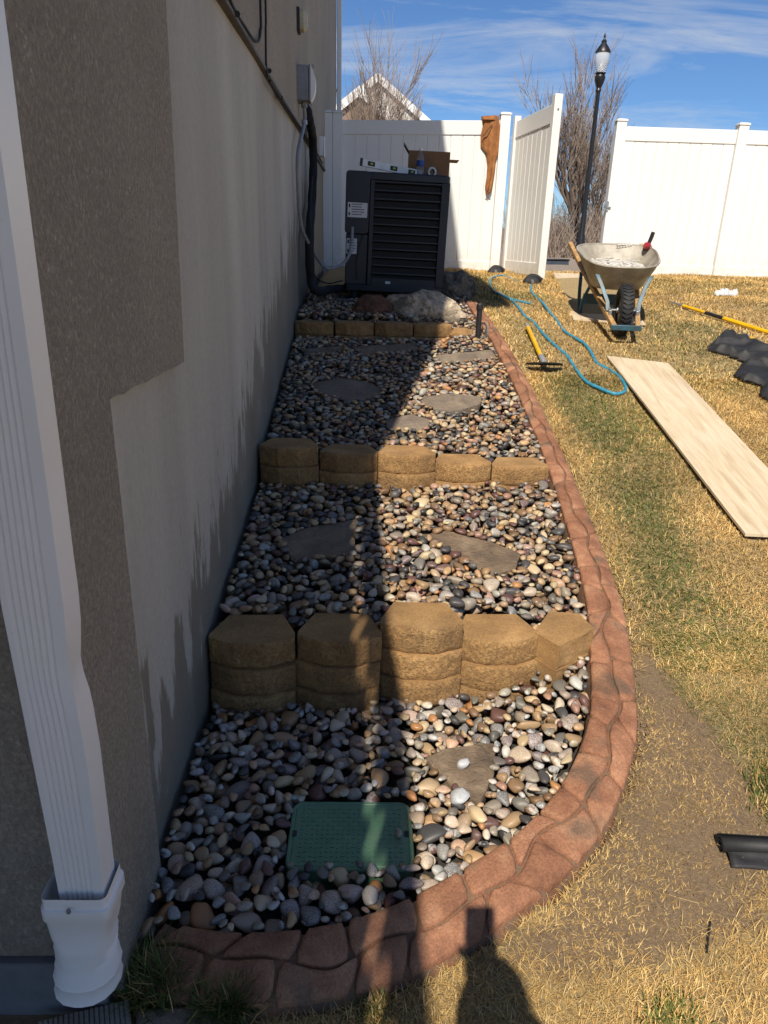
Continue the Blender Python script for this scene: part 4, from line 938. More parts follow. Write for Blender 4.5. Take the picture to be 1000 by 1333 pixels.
# ---- plywood sheets on the lawn
def sheet(P, label, th=.012, group='plywood sheets on the lawn'):
    c = sum(P, Vector()) / 4; ya = (P[1] - P[0] + P[2] - P[3]).normalized() if False else None
    me = MB(); e = (P[3] - P[0]); ang = math.atan2(e.y, e.x) + math.pi / 2
    Mi = (Matrix.Translation(c) @ Matrix.Rotation(ang, 4, 'Z')).inverted(); q = [Mi @ p for p in P]; nx_, ny_ = 6, 24; vs = []; fs = []
    for s_ in (0, 1):
        for j in range(ny_ + 1):
            for i in range(nx_ + 1):
                u, v = i / nx_, j / ny_; p = (q[0] * (1 - u) + q[1] * u) * (1 - v) + (q[3] * (1 - u) + q[2] * u) * v
                vs.append((p.x, p.y, p.z + .004 * math.sin(v * 5 + u) - (th if s_ else 0)))
    N = (nx_ + 1) * (ny_ + 1)
    for j in range(ny_):
        for i in range(nx_): a = j * (nx_ + 1) + i; fs += [(a, a + nx_ + 1, a + nx_ + 2, a + 1), (N + a, N + a + 1, N + a + nx_ + 2, N + a + nx_ + 1)]
    per = [i for i in range(nx_)] + [nx_ + j * (nx_ + 1) for j in range(ny_)] + [ny_ * (nx_ + 1) + i for i in range(nx_, 0, -1)] + [j * (nx_ + 1) for j in range(ny_, 0, -1)]
    for k in range(len(per)): a, c2 = per[k], per[(k + 1) % len(per)]; fs.append((a, c2, c2 + N, a + N))
    me.add(vs, fs); o = me.build('plywood_sheet', MAT['ply']); o.location = c; o.rotation_euler = (0, 0, ang); tag(o, label, 'plywood', group); return o
def Gp(x, y, dz=.03): return Vector((x, y, g(y) + dz))
SH1 = [Gp(1.764, 5.291, .035), Gp(2.18, 5.169, .035), Gp(2.20, 3.02, .045), Gp(1.785, 3.043, .045)]
sheet(SH1, 'long narrow plywood sheet lying alone on the dry lawn', .014)
SH2 = [Gp(2.36, 9.6, .03), Gp(2.95, 9.55, .03), Gp(2.36, 6.18, .03), Gp(1.765, 6.30, .03)]
sheet(SH2, 'plywood sheet leading through the gate under the wheelbarrow', .014)
# ---- wheelbarrow
WB = Vector((2.03, 5.86, g(5.86) + .022)); hd = rad(9)
wb = thing('wheelbarrow', 'steel tray wheelbarrow with blue frame and wooden handles', 'wheelbarrow', WB)
wb.rotation_euler = (rad(9.0), 0, -hd)             # local y points from the wheel to the handles
def el(hw, u0, u1, z0, z1, e=3.2, n=40, taper=0):
    P = []
    for k in range(n):
        a = 2 * math.pi * k / n; c, s_ = math.cos(a), math.sin(a); x = math.copysign(abs(c) ** (2 / e), c); y = math.copysign(abs(s_) ** (2 / e), s_)
        v = (y + 1) / 2; P.append((x * hw * (1 - taper * (1 - v)), u0 + (u1 - u0) * v, z0 + (z1 - z0) * v))
    return P
rim = el(.365, .12, 1.04, .50, .53, 3.4, taper=.26)
outer = [el(.20, .36, .84, .275, .26, 3), el(.205, .345, .86, .278, .262, 3), el(.25, .28, .92, .34, .34, 3.2, taper=.1), el(.325, .17, 1.0, .44, .46, 3.3, taper=.2), rim]
inner_ = [[(x * .99, y, z + .002) for x, y, z in r] for r in outer[::-1]]
inner_ = [el(.36, .125, 1.035, .501, .531, 3.4, taper=.26), el(.318, .177, .993, .444, .464, 3.3, taper=.2), el(.245, .287, .913, .346, .346, 3.2, taper=.1), el(.2, .355, .85, .286, .27, 3)]
MB().rings(outer + inner_).build('tray', MAT['tray'], wb, ang=50)
MB().tube(rim + rim[:2], .0085, 8, False).build('rim', MAT['tray'], wb)
for s_ in (-1, 1):
    b = MB(); pts = [(.088 * s_, -.23, .12), (.165 * s_, .4, .225), (.225 * s_, .9, .30), (.33 * s_, 1.46, .46)]
    pts = crom(pts, 6); b.rings([[(p.x + dx, p.y, p.z + dz) for dx, dz in ((-.019, -.02), (.019, -.02), (.019, .02), (-.019, .02))] for p in pts]); b.build('handle', MAT['wood'], wb, .006)
    MB().tube(crom([(.20 * s_, .62, .245), (.235 * s_, .70, .10), (.24 * s_, .73, -.025), (.24 * s_, .80, -.03), (.245 * s_, .92, .12), (.245 * s_, .99, .29)], 8), .016, 8, flat=.7).build('leg', MAT['blue_paint'], wb)
    b = MB(); b.rings([[(x * s_, y, z) for x, y, z in ((xx - .017, yy, zz), (xx + .017, yy, zz), (xx + .017, yy + .01, zz), (xx - .017, yy + .01, zz))] for xx, yy, zz in ((.112, -.02, .135), (.125, .04, .25), (.175, .155, .36), (.215, .19, .43))]); b.build('tray_strut', MAT['blue_paint'], wb, .003)
    MB().box((.105 * s_ - .012, -.06, .165), (.105 * s_ + .012, .06, .205)).build('axle_bracket', MAT['steel'], wb, .003)
MB().box((-.115, -.255, .10), (.115, -.235, .14)).build('front_brace', MAT['blue_paint'], wb, .003)
MB().box((-.235, .71, .07), (.235, .725, .16)).build('leg_brace', MAT['blue_paint'], wb, .003)
MB().tube([(-.13, 0, .195), (.13, 0, .195)], .009, 8).build('axle', MAT['steel'], wb)
whl = MB(); R_ = []
for k in range(37):
    a = 2 * math.pi * k / 36; R_.append([(x, math.cos(a) * r, .195 + math.sin(a) * r) for x, r in ((-.02, .105), (-.045, .13), (-.05, .165), (-.035, .188), (0, .197), (.035, .188), (.05, .165), (.045, .13), (.02, .105))])
wheel = MB().rings(R_, False, False).build('tyre', MAT['rubber'], wb, ang=60)
b = MB()
for k in range(36):
    a = 2 * math.pi * k / 36; m = Matrix.Translation((0, 0, .195)) @ Matrix.Rotation(a, 4, 'X')
    for s_ in (-1, 1):
        q = m @ Matrix.Translation((.018 * s_, 0, .1935)) @ Matrix.Rotation(.6 * s_, 4, 'Z'); b.box((-.021, -.006, -.006), (.021, .006, .007), q)
tg = b.build('tread_lugs', MAT['rubber'], wheel); tag(tg, kind='stuff')
MB().lathe([(.02, -.05), (.025, -.03), (.09, -.02), (.112, -.022), (.112, .022), (.09, .02), (.025, .03), (.02, .05)], 24).build('rim_disc', MAT['steel'], wb, ang=30)
rd = [c for c in wb.children if c.name.startswith('rim_disc')][0]; rd.rotation_euler = (0, rad(90), 0); rd.location = (0, 0, .195)
WBM = Matrix.Translation(WB) @ Matrix.Rotation(-hd, 4, 'Z') @ Matrix.Rotation(rad(9), 4, 'X')
def wbp(x, y, z): return WBM @ Vector((x, y, z))
dn = 22; R_ = []
for k in range(6):
    f = k / 5; R_.append([(x * (1 - f) * .98, .58 + (y - .58) * (1 - f) * .98, .405 + .022 * f * 2 + .022 * fbm(x * 14 * (1 - f), y * 14 * (1 - f), 7)) for x, y, z in el(.262, .255, .95, .3, .3, 3.2, taper=.12)])
db = MB().rings(R_).build('debris_heap', MAT['dust']); db.matrix_world = WBM; tag(db, 'pale dusty debris lying in the wheelbarrow tray', 'debris')
bits = MB()
for k in range(60):
    x, y = random.uniform(-.19, .19), random.uniform(.35, .85); a = random.uniform(0, 3.1); l = random.uniform(.015, .05); bits.tube([(x, y, .43 + random.uniform(0, .02)), (x + math.cos(a) * l, y + math.sin(a) * l, .435 + random.uniform(0, .02))], random.uniform(.003, .008), 5)
o = bits.build('debris_bits', MAT['dust'], db); tag(o, kind='stuff')
tl = thing('hand_drill', 'red and black power tool resting on the wheelbarrow rim', 'power tool', wbp(.285, .93, .50)); tl.rotation_euler = (rad(9), 0, -.5)
MB().lathe([(.02, 0), (.03, .01), (.032, .09), (.026, .11), (.012, .14)], 12).build('motor_housing', MAT['red_plastic'], tl); tl.children[0].rotation_euler = (rad(80), 0, 0); tl.children[0].location = (0, .06, .03)
MB().tube(crom([(0, .03, .04), (.015, .04, .09), (.03, .05, .15)], 5), .017, 8, flat=.8).build('grip', MAT['black_plastic'], tl); MB().box((-.035, -.01, -.0), (.035, .06, .03)).build('battery', MAT['black_plastic'], tl, .006)
wc = thing('wire_basket', 'small pale wire basket resting on the wheelbarrow rim', 'basket', wbp(.10, 1.0, .535)); b = MB()
for k in range(6): b.tube([(-.06 + .024 * k, 0, 0), (-.062 + .025 * k, 0, .085)], .0025, 5)
for z in (.0, .03, .06, .085): b.tube([(-.065, 0, z), (.068, 0, z)], .0025, 5); b.tube([(-.065, .06, z), (.068, .06, z)], .0025, 5)
for k in range(6): b.tube([(-.06 + .024 * k, .06, 0), (-.062 + .025 * k, .06, .085)], .0025, 5)
b.build('wire_mesh', MAT['white_paint'], wc)

# ---- hose, shovel, poles, fabric
hp = [onG(*p, .012) for p in [(672, 366), (655, 359), (640, 362), (638, 369), (642, 378), (650, 383), (664, 390), (675, 400), (683, 411), (695, 421), (708, 436), (722, 449), (738, 464), (748, 478), (762, 496), (780, 506), (800, 513), (813, 511), (814, 503), (806, 490), (790, 480), (777, 473), (769, 458), (760, 447), (745, 438), (733, 430), (725, 418), (714, 405), (706, 394), (697, 386), (691, 378), (692, 372)]]
hs = MB(); hpc = crom(hp, 7); hs.tube(hpc, [.0115 + .0012 * math.sin(i * 2.1) for i in range(len(hpc))], 8); o = hs.build('garden_hose', MAT['hose']); tag(o, 'bright blue hose looped across the lawn to the gate', 'hose')
h2 = crom([onG(*p, .014) for p in [(650, 382), (662, 388), (678, 393), (691, 395)]], 7); o = MB().tube(h2, .011, 8).build('garden_hose', MAT['hose']); tag(o, 'short blue hose end lying between the garment and wheelbarrow', 'hose')
for px, py, nm, lab in ((644, 356, 'lawn_sprinkler', 'black sprinkler lump at the foot of the gate post'), (691, 369, 'lawn_sprinkler', 'black hose sprinkler head below the open gate')):
    p = onG(px, py, 0); th_ = thing(nm, lab, 'sprinkler', p)
    MB().rings([[(x * k, y * k, z) for x, y in rrect(.085, .06, .035, 3)] for k, z in ((1, -.02), (1.05, .025), (.8, .06), (.4, .075))]).build('base', MAT['rubber'], th_)
    MB().tube(crom([(-.05, 0, .04), (-.01, .0, .075), (.06, .01, .07), (.12, .02, .035)], 5), .028, 8).build('spout', MAT['rubber'], th_); MB().tube([(.0, -.06, .03), (.0, -.10, .02)], .018, 8).build('coupling', MAT['steel'], th_)
shv = thing('edging_shovel', 'short yellow handled shovel with dark blade on the grass', 'shovel', onG(713, 480))
s0, s1, s2 = onG(686, 424, .05), onG(704, 464, .045), onG(709, 474, .04); sp_ = shv.location
MB().tube([s0 - sp_, s0 + (s1 - s0) * .08 - sp_], .018, 8).build('end_grip', MAT['grey_pvc'], shv); MB().tube([s0 + (s1 - s0) * .08 - sp_, s1 - sp_], .0165, 8).build('shaft', MAT['yellow'], shv); MB().tube([s1 - sp_, s2 - sp_], [.017, .022], 8).build('socket', MAT['grey_pvc'], shv)
ba = s2 - sp_; dr = (s2 - s0).normalized(); dr = Vector((dr.x, dr.y, 0)).normalized(); sd_ = Vector((-dr.y, dr.x, 0)); hb = [(-.13, .0), (.13, .0)] + [(.13 * math.cos(a), .11 * math.sin(a)) for a in np.linspace(.15, math.pi - .15, 9)]
RR = [[ba + sd_ * x + dr * y + Vector((0, 0, z + .25 * y)) for x, y in hb] for z in (-.004, .004)]; MB().rings(RR).build('blade', MAT['rubber'], shv, .001); MB().tube([ba - sd_ * .13, ba + sd_ * .13], .008, 8).build('step_edge', MAT['rubber'], shv)
for pts, lab in (([(872, 393), (889, 398), (919, 407), (944, 415), (1000, 433), (1040, 446)], 'yellow pole with black grip lying on the grass by the fence'), ([(966, 433), (976, 440), (1000, 457), (1040, 485)], 'shorter yellow handle lying beside the black fabric')):
    pl = thing('tool_pole', lab, 'pole', onG(*pts[0])); q = [onG(*p, .03) - pl.location for p in pts]; a0 = q[0]; a1 = q[-1]; d_ = a1 - a0
    st_ = [a0 + d_ * ((p - a0).dot(d_) / d_.length_squared) for p in q]
    MB().tube([st_[0], st_[1]], [.006, .012], 8).build('tip', MAT['steel'], pl); MB().tube([st_[1], st_[2]], .014 if len(pts) > 4 else .019, 8).build('shaft', MAT['yellow'], pl)
    if len(pts) > 4: MB().tube([st_[2], st_[3]], .016, 8).build('grip', MAT['black_plastic'], pl); MB().tube([st_[3], st_[5]], .019, 8).build('outer_shaft', MAT['yellow'], pl)
    else: MB().tube([st_[2], st_[3]], .019, 8).build('outer_shaft', MAT['yellow'], pl)
lfh = thing('landscape_fabric_heap', 'crumpled black landscape fabric heap beside the plywood', 'fabric', onG(960, 470))
for si, (poly, hgt) in enumerate((([(917, 458), (938, 437), (962, 443), (985, 452), (1010, 458), (1040, 480), (1010, 488), (975, 478), (948, 468), (930, 464)], .075), ([(953, 492), (966, 474), (1000, 478), (1040, 488), (1040, 518), (1002, 511), (985, 504), (965, 499)], .055), ([(986, 518), (992, 499), (1015, 498), (1050, 515), (1050, 538), (1010, 532)], .045))):
    P = [onG(*p, .0) - lfh.location for p in poly]; pl2 = [(q.x, q.y) for q in P]; xs = [q[0] for q in pl2]; ysx = [q[1] for q in pl2]; stp = .011
    gxx = np.arange(min(xs), max(xs) + stp, stp); gyy = np.arange(min(ysx), max(ysx) + stp, stp); XX, YY = np.meshgrid(gxx, gyy); ins = inpoly(XX, YY, pl2); dd_ = np.full(XX.shape, 9.)
    for i in range(len(pl2)):
        a = np.array(pl2[i]); e = np.array(pl2[(i + 1) % len(pl2)]) - a; q = np.clip(((XX - a[0]) * e[0] + (YY - a[1]) * e[1]) / (e @ e), 0, 1); dd_ = np.minimum(dd_, np.hypot(XX - a[0] - q * e[0], YY - a[1] - q * e[1]))
    rid = np.array([[1 - 2.2 * abs(fbm(x * 2.2 + y * 1.8 + si * 7, y * 6 - x * 2.2, si, 1)) + .05 * fbm(x * 18, y * 18, si) for x in gxx] for y in gyy])
    ZZ = np.array([g(y + lfh.location.y) - lfh.location.z for y in gyy])[:, None] + .012 + np.clip(dd_ / .05, 0, 1) * hgt * (.35 + .65 * np.clip(rid, 0, 1.3)) + .012 * si * 0
    id_ = -np.ones(XX.shape, int); id_[ins] = np.arange(ins.sum()); b = MB(); b.v = [tuple(v) for v in np.stack([XX[ins], YY[ins], ZZ[ins]], -1)]
    for j in range(len(gyy) - 1):
        for i in range(len(gxx) - 1):
            q = (id_[j, i], id_[j, i + 1], id_[j + 1, i + 1], id_[j + 1, i])
            if min(q) >= 0: b.f.append(tuple(int(k) for k in q))
    o = b.build('fold', MAT['fabric'], lfh, ang=60, fix=False); md = o.modifiers.new('thick', 'SOLIDIFY'); md.thickness = .012; md.offset = -1
# roll at the right edge
rl = thing('landscape_fabric_roll', 'small black roll of landscape fabric on the bare soil', 'fabric', onG(960, 1105, 0)); a_, c_ = onG(937, 1098, .026), onG(1080, 1106, .026); b = MB(); R_ = []
nl = 46
for t_ in (0, 1):
    o_r = []
    for k in range(nl):
        th = k / nl * 2 * math.pi * 2.2; r = .010 + .0165 * k / nl; o_r.append((r * math.cos(th), r * math.sin(th)))
    p = (a_ if t_ == 0 else c_) - rl.location; R_.append([p + Vector((0, q[0], q[1])) for q in o_r])
vs = R_[0] + R_[1]; fs = [(k, k + 1, nl + k + 1, nl + k) for k in range(nl - 1)]; b.add(vs, fs); o = b.build('rolled_sheet', MAT['fabric'], rl, fix=False); md = o.modifiers.new('thick', 'SOLIDIFY'); md.thickness = .0022
fl_ = [onG(*p, .006) - rl.location for p in [(944, 1112), (1090, 1118), (1090, 1142), (952, 1131)]]; mesh_ = MB(); vs = []; fs = []
for j in range(7):
    for i in range(15): u, v = i / 14, j / 6; p = (fl_[0] * (1 - u) + fl_[1] * u) * (1 - v) + (fl_[3] * (1 - u) + fl_[2] * u) * v; vs.append(p + Vector((0, 0, .004 + .006 * fbm(u * 5, v * 3, 2) + .012 * (1 - v))))
for j in range(6):
    for i in range(14): a = j * 15 + i; fs.append((a, a + 1, a + 16, a + 15))
mesh_.add(vs, fs); o = mesh_.build('loose_flap', MAT['fabric'], rl, fix=False); md = o.modifiers.new('thick', 'SOLIDIFY'); md.thickness = .002
# riser pipe and drip tube
rp_ = thing('sprinkler_riser', 'black irrigation riser pipe standing beside the curb', 'pipe', (.838, 5.58, .8)); MB().lathe([(.021, 0), (.021, .30), (.026, .302), (.026, .335), (.018, .345), (.012, .345)], 14).build('riser', MAT['black_plastic'], rp_); MB().tube([(.02, 0, .2), (.05, 0, .2)], .008, 8).build('outlet', MAT['black_plastic'], rp_)
MB().tube(crom([(.045, 0, .2), (.062, -.0, .17), (.06, -.02, .06), (.055, -.03, .0)], 6), .0065, 8).build('drip_tube', MAT['blue_paint'], rp_)
# litter
p = onG(946, 385); lt = MB()
for k in range(5): R0 = random.uniform(0, 6); lt.rings([[(.045 * k - .1 + .035 * math.cos(a) * s_, .03 * math.sin(a) * s_ * (1 + .3 * math.sin(k)), z + .02 * fbm(a, k)) for a in np.linspace(0, 6.28, 9)[:-1]] for s_, z in ((1, 0), (1.1, .02), (.6, .05 + .01 * k % .03))])
o = lt.build('paper_litter', MAT['paper']); o.location = p; tag(o, 'small crumpled white paper on the lawn near the fence', 'litter')
# old board and block at the bottom corner
bd = [onG(*p, .03) for p in [(50, 1330), (168, 1302), (172, 1345), (50, 1372)]]; obj_ = MB(); cc = sum(bd, Vector()) / 4
for k in range(18):
    f0, f1 = k / 18, (k + .8) / 18; q = [bd[0] + (bd[1] - bd[0]) * f0, bd[0] + (bd[1] - bd[0]) * f1, bd[3] + (bd[2] - bd[3]) * f1, bd[3] + (bd[2] - bd[3]) * f0]; obj_.prism([(p.x - cc.x, p.y - cc.y) for p in q], -.008, .002 + .0004 * (k % 2))
obj_.prism([(p.x - cc.x, p.y - cc.y) for p in bd], -.02, -.0025)
o = obj_.build('ribbed_board', MAT['old_board'], None, .0015); o.location = cc; tag(o, 'weathered ribbed board below the downspout', 'board')
st2 = [onG(*p, .02) for p in [(176, 1312), (290, 1308), (292, 1350), (176, 1350)]]; cc = sum(st2, Vector()) / 4
o = MB().prism([(p.x - cc.x, p.y - cc.y) for p in st2], -.05, 0).build('paving_stone', MAT['flag'], None, .008, 3); o.location = cc; tag(o, 'grey paving stone half hidden in grass beside the ribbed board', 'paving stone')

# ---- beyond the fence: street lamp, bare trees, brush, neighbour's gables
lpb = onY(771, 180, 20.0); lamp = thing('street_lamp', 'black street lamp post with clear acorn globe beyond the gate', 'street lamp', (5.56, 20, 1.2))
MB().lathe([(.16, 0), (.16, .12), (.12, .18), (.10, .6), (.075, .7), (.062, 1.5), (.05, 3.9), (.055, 3.95), (.07, 3.98), (.05, 4.03)], 16).build('post', MAT['lamp_black'], lamp, ang=30)
MB().lathe([(.05, 4.03), (.085, 4.10), (.125, 4.2), (.13, 4.27), (.10, 4.33), (.13, 4.345), (.13, 4.36)], 18).build('fitter', MAT['lamp_black'], lamp, ang=30)
MB().lathe([(.10, 4.36), (.155, 4.50), (.175, 4.64), (.17, 4.74), (.155, 4.80)], 22).build('globe', MAT['globe'], lamp, ang=60)
MB().lathe([(.185, 4.79), (.18, 4.815), (.125, 4.90), (.07, 4.97), (.06, 4.985), (.065, 5.03), (.03, 5.06), (.02, 5.09), (.028, 5.12), (.006, 5.20)], 18).build('cap', MAT['lamp_black'], lamp, ang=30)
MB().lathe([(.035, 4.36), (.035, 4.55), (.02, 4.6)], 10).build('bulb', MAT['white_plastic'], lamp)
def bare_tree(name, label, base, hgt, seed, lean=(0, 0), limbs=6, spread=.42, twr=.005, trunk=.16):
    r = random.Random(seed); th_ = thing(name, label, 'tree', base, 0, 'bare trees beyond the fence'); tk = MB(); tw = MB()
    def grow(p, d, L, rad_, lv):
        n = 4; pts = [p]; rr = [rad_]
        for k in range(n):
            d = (d + Vector((r.gauss(0, .11), r.gauss(0, .11), r.gauss(.07, .06)))).normalized(); p = p + d * (L / n); pts.append(p); rr.append(max(rad_ * (1 - .6 * (k + 1) / n), twr * .6))
        (tk if lv < 2 else tw).tube(pts, rr, 6 if lv < 2 else (4 if lv == 2 else 3), caps=False)
        if lv >= 4: return
        nb = (limbs, 6, 5, 5)[lv]
        for k in range(nb):
            f = (r.uniform(.75, 1) if lv == 0 else r.uniform(.2, 1)); i = min(int(f * n), n - 1); q = pts[i].lerp(pts[i + 1], f * n - i) if i < n else pts[-1]
            az = 6.283 * (k + r.random() * .7) / nb; sp = spread * r.uniform(.6, 1.3); dd = (d + Vector((math.cos(az) * sp * 1.6, math.sin(az) * sp * 1.6, r.uniform(-.05, .3)))).normalized()
            grow(q, dd, L * (r.uniform(.55, .8) if lv else r.uniform(1.3, 2.1)), max(rr[i] * .62, twr), lv + 1)
    grow(Vector((0, 0, -.1)), Vector((lean[0], lean[1], 1)).normalized(), hgt * .20, trunk, 0)
    tk.build('trunk', MAT['bark'], th_, fix=False); tw.build('crown', MAT['twig'], th_, fix=False)
    return th_
pt = onY(756, 312, 23.0)
bare_tree('bare_tree', 'dark bare tree with upright limbs seen through the open gate', (pt.x, 23.0, 1.2), 5.6, 5, (.05, 0), 8, .20, .008, .17)
bare_tree('bare_tree', 'smaller bare tree beside the street lamp', (onY(786, 312, 25.0).x, 25.0, 1.2), 5.2, 12, (.05, 0), 7, .24, .007, .11)
bare_tree('bare_tree', 'pale bare tree in front of the white gable', (onY(484, 200, 24).x, 24.0, 1.2), 6.6, 21, (0, 0), 8, .16, .008, .14)
br = MB(); rb = random.Random(3)
for k in range(2600):
    y = rb.uniform(21, 34); x = y * rb.uniform(.18, .34); h_ = rb.uniform(.5, 1.9) * (1 + .4 * fbm(x * .6, y * .3)); p = Vector((x, y, 1.2)); d = Vector((rb.gauss(0, .35), rb.gauss(0, .35), 1)).normalized()
    br.tube([p, p + d * h_ * .5 + Vector((rb.gauss(0, .05), 0, 0)), p + d * h_ + Vector((rb.gauss(0, .12), 0, 0))], [.012, .009, .004], 3, caps=False)
o = br.build('dry_brush', MAT['twig'], fix=False); tag(o, 'tangle of dry brown brush beyond the gate', 'brush', kind='stuff')
hl = []; n = 60
for k in range(n + 1):
    x = -160 + 320 * k / n; hl.append((x, 3.5 + 2.5 * fbm(x * .02, 3) + 1.0 * fbm(x * .09, 1)))
vs = [(x, 150 + 10 * fbm(x * .03, 5), 1.0) for x, z in hl] + [(x, 165, 1.2 + z * .7) for x, z in hl] + [(x, 185, 1.2 + z) for x, z in hl] + [(x, 230, 1.0) for x, z in hl]; N = n + 1
fs = [(j * N + i, j * N + i + 1, (j + 1) * N + i + 1, (j + 1) * N + i) for j in range(3) for i in range(n)]
o = MB().add(vs, fs).build('hills', pm('dry_hillside', (.24, .19, .14), (.16, .125, .095), .3, .95), fix=False); tag(o, 'low dry hillside on the horizon', 'hill', kind='structure')
ub = thing('utility_vault', 'dark low utility vault on the ground beyond the open gate', 'utility box', (onY(722, 320, 13.8).x, 13.8, 1.22)); MB().box((-.22, -.15, -.05), (.26, .15, .10)).build('box', MAT['pad'], ub, .01); MB().box((-.235, -.165, .101), (.275, .165, .125)).build('cover', MAT['black_plastic'], ub, .006)
nh = thing('neighbour_house', 'white gabled neighbouring house above the fence', 'house', (0, 0, 0))
def gable(ax, az, y, hw, slope, wm, dep, over=.25):
    ez = az - hw * slope
    b = MB(); b.add([(ax - hw, y, 1.0), (ax + hw, y, 1.0), (ax + hw, y, ez), (ax, y, az), (ax - hw, y, ez), (ax - hw, y + dep, 1.0), (ax + hw, y + dep, 1.0), (ax + hw, y + dep, ez), (ax, y + dep, az), (ax - hw, y + dep, ez)],
        [(0, 1, 2, 3, 4), (9, 8, 7, 6, 5), (0, 5, 6, 1), (1, 6, 7, 2), (0, 4, 9, 5)]); b.build('wall', wm, nh)
    for s_ in (-1, 1):
        e = hw + .45; b = MB(); q = [(ax, az + .03), (ax + s_ * e, az + .03 - e * slope), (ax + s_ * e, az + .15 - e * slope), (ax, az + .15)]
        b.add([(x, y - over, z) for x, z in q] + [(x, y + dep, z) for x, z in q], [(0, 1, 2, 3), (7, 6, 5, 4), (0, 4, 5, 1), (1, 5, 6, 2), (2, 6, 7, 3), (3, 7, 4, 0)]); rf = b.build('roof', MAT['roofing'], nh)
        b = MB(); q = [(ax, az - .16), (ax + s_ * e, az - .16 - e * slope), (ax + s_ * e, az + .16 - e * slope), (ax, az + .16)]
        b.add([(x, y - over - .03, z) for x, z in q] + [(x, y - over - .002, z) for x, z in q], [(0, 1, 2, 3), (7, 6, 5, 4), (0, 4, 5, 1), (1, 5, 6, 2), (2, 6, 7, 3), (3, 7, 4, 0)]); b.build('fascia', MAT['white_paint'], rf)
a1 = onY(492, 101, 32); a2 = onY(468, 119, 29)
gable(a1.x, a1.z, 32, 4.2, .74, MAT['siding'], 9, .12); gable(a2.x, a2.z, 29, 2.6, .74, MAT['brick_far'], 2.4, .12)
for k in range(14): MB().box((a1.x - 4.15, 31.985, 2.0 + k * .35), (a1.x + 4.15, 31.999, 2.006 + k * .35 + .3)).build('siding_board', MAT['siding'], nh) if k < 6 else None

# ---- grass: dry matted lawn blades
CURB_OUT = [curb(s, -.015) for s in np.linspace(0, CL, 160)]
no_grass = [bed_poly, [curb(s, -.012) for s in np.linspace(0, CL, 160)] + inner[::-1], [(p.x, p.y) for p in SH1], [(p.x, p.y) for p in SH2]]
def sample(n, x0, x1, y0, y1): return rng.uniform(x0, x1, n), rng.uniform(y0, y1, n)
def fb(X, Y, sx, sy, o=0): return np.array([fbm(x * sx + o, y * sy, o * 1.3) for x, y in zip(X, Y)])
curb_x = lambda Y: np.interp(Y, [p[1] for p in OUT[4:]], [p[0] for p in OUT[4:]])
def blades(X, Y, Lmin, Lmax, wd, tilt0, tilt1, green, dead=0):
    n = len(X); th = rng.uniform(0, 2 * np.pi, n); L = rng.uniform(Lmin, Lmax, n); T = rng.uniform(tilt0, tilt1, n); w_ = wd * rng.uniform(.7, 1.3, n)
    Z = gA(Y) + np.where(np.abs(X) < 15, np.array([fbm(x * 1.7, y * 1.7, 3) for x, y in zip(X, Y)]) * .018, 0) - .004
    d = np.stack([np.cos(th), np.sin(th), 0 * th], -1); pr = np.stack([-np.sin(th), np.cos(th), 0 * th], -1); b0 = np.stack([X, Y, Z], -1)
    up = np.array([0, 0, 1.]); mid = b0 + d * (L * .5 * np.sin(T * .75))[:, None] + up * (L * .5 * np.cos(T * .75))[:, None]
    T2 = T + rng.uniform(0, .5, n); tip = mid + d * (L * .5 * np.sin(T2))[:, None] + up * (L * .5 * np.cos(T2))[:, None]
    tip[:, 2] = np.maximum(tip[:, 2], Z + .006)
    h = (w_ / 2)[:, None]; V = np.stack([b0 - pr * h, b0 + pr * h, mid - pr * h * .9, mid + pr * h * .9, tip], 1).reshape(-1, 3)
    k = np.arange(n)[:, None] * 5; F = np.concatenate([k + [0, 1, 3], k + [0, 3, 2], k + [2, 3, 4]], 0)
    st = np.array([[.58, .42, .18], [.50, .34, .135], [.68, .53, .28], [.40, .265, .11], [.56, .43, .21]])[rng.integers(0, 5, n)]
    gr = np.array([[.085, .135, .035], [.125, .165, .05], [.16, .18, .07], [.06, .10, .03]])[rng.integers(0, 4, n)]
    g_ = rng.random(n) < green; c = np.where(g_[:, None], gr, st) * rng.uniform(.75, 1.2, n)[:, None]
    pn = fb(X, Y, 2.3, 2.3, 6); c = c * (1 + .5 * np.clip(pn, -.5, .4))[:, None] * np.array([1.10, .99, .82]); c = np.repeat(c, 5, 0); return V, F, np.concatenate([c, np.ones((len(c), 1))], 1)
GP = []
def lawn(n, x0, x1, y0, y1, wd, Lmin, Lmax):
    X, Y = sample(n, x0, x1, y0, y1); keep = np.ones(n, bool)
    for P in no_grass: keep &= ~inpoly(X, Y, P)
    keep &= ~((X < -.5) & (Y > 1.04)) & ~((X < .95) & (Y > 1.5)) & (Y < 10.26)
    keep &= ~((X < curb_x(Y) + .005) & (Y > 1.1) & (Y < 6.8) & (X > -.6))
    X, Y = X[keep], Y[keep]; dwt = dirt_w(X, Y) + .35 * fb(X, Y, 6, 6, 2); kp = rng.random(len(X)) > np.clip((dwt - .15) * 1.5, 0, .985); X, Y = X[kp], Y[kp]
    gm_ = np.clip(fb(X, Y, .8, .75, 4) * 1.3 + .07, 0, .55); off = X - curb_x(Y)
    band = np.exp(-((off - .28) / .16) ** 2) * (Y > 2.3) * (.45 + .8 * fb(X, Y, 1.6, 1.1, 9)); gm_ = np.clip(gm_ + band, 0, .85) * (1 - .85 * np.exp(-(off / .08) ** 2) * (Y > 1.1))
    gm_ = np.where(Y < 1.6, gm_ * .25, gm_); gm_ = np.where(Y > 7.6, gm_ * .5, gm_)
    GP.append(blades(X, Y, Lmin, Lmax, wd, .75, 1.5, gm_))
lawn(150000, -.2, 1.9, .75, 2.4, .0014, .015, .048)
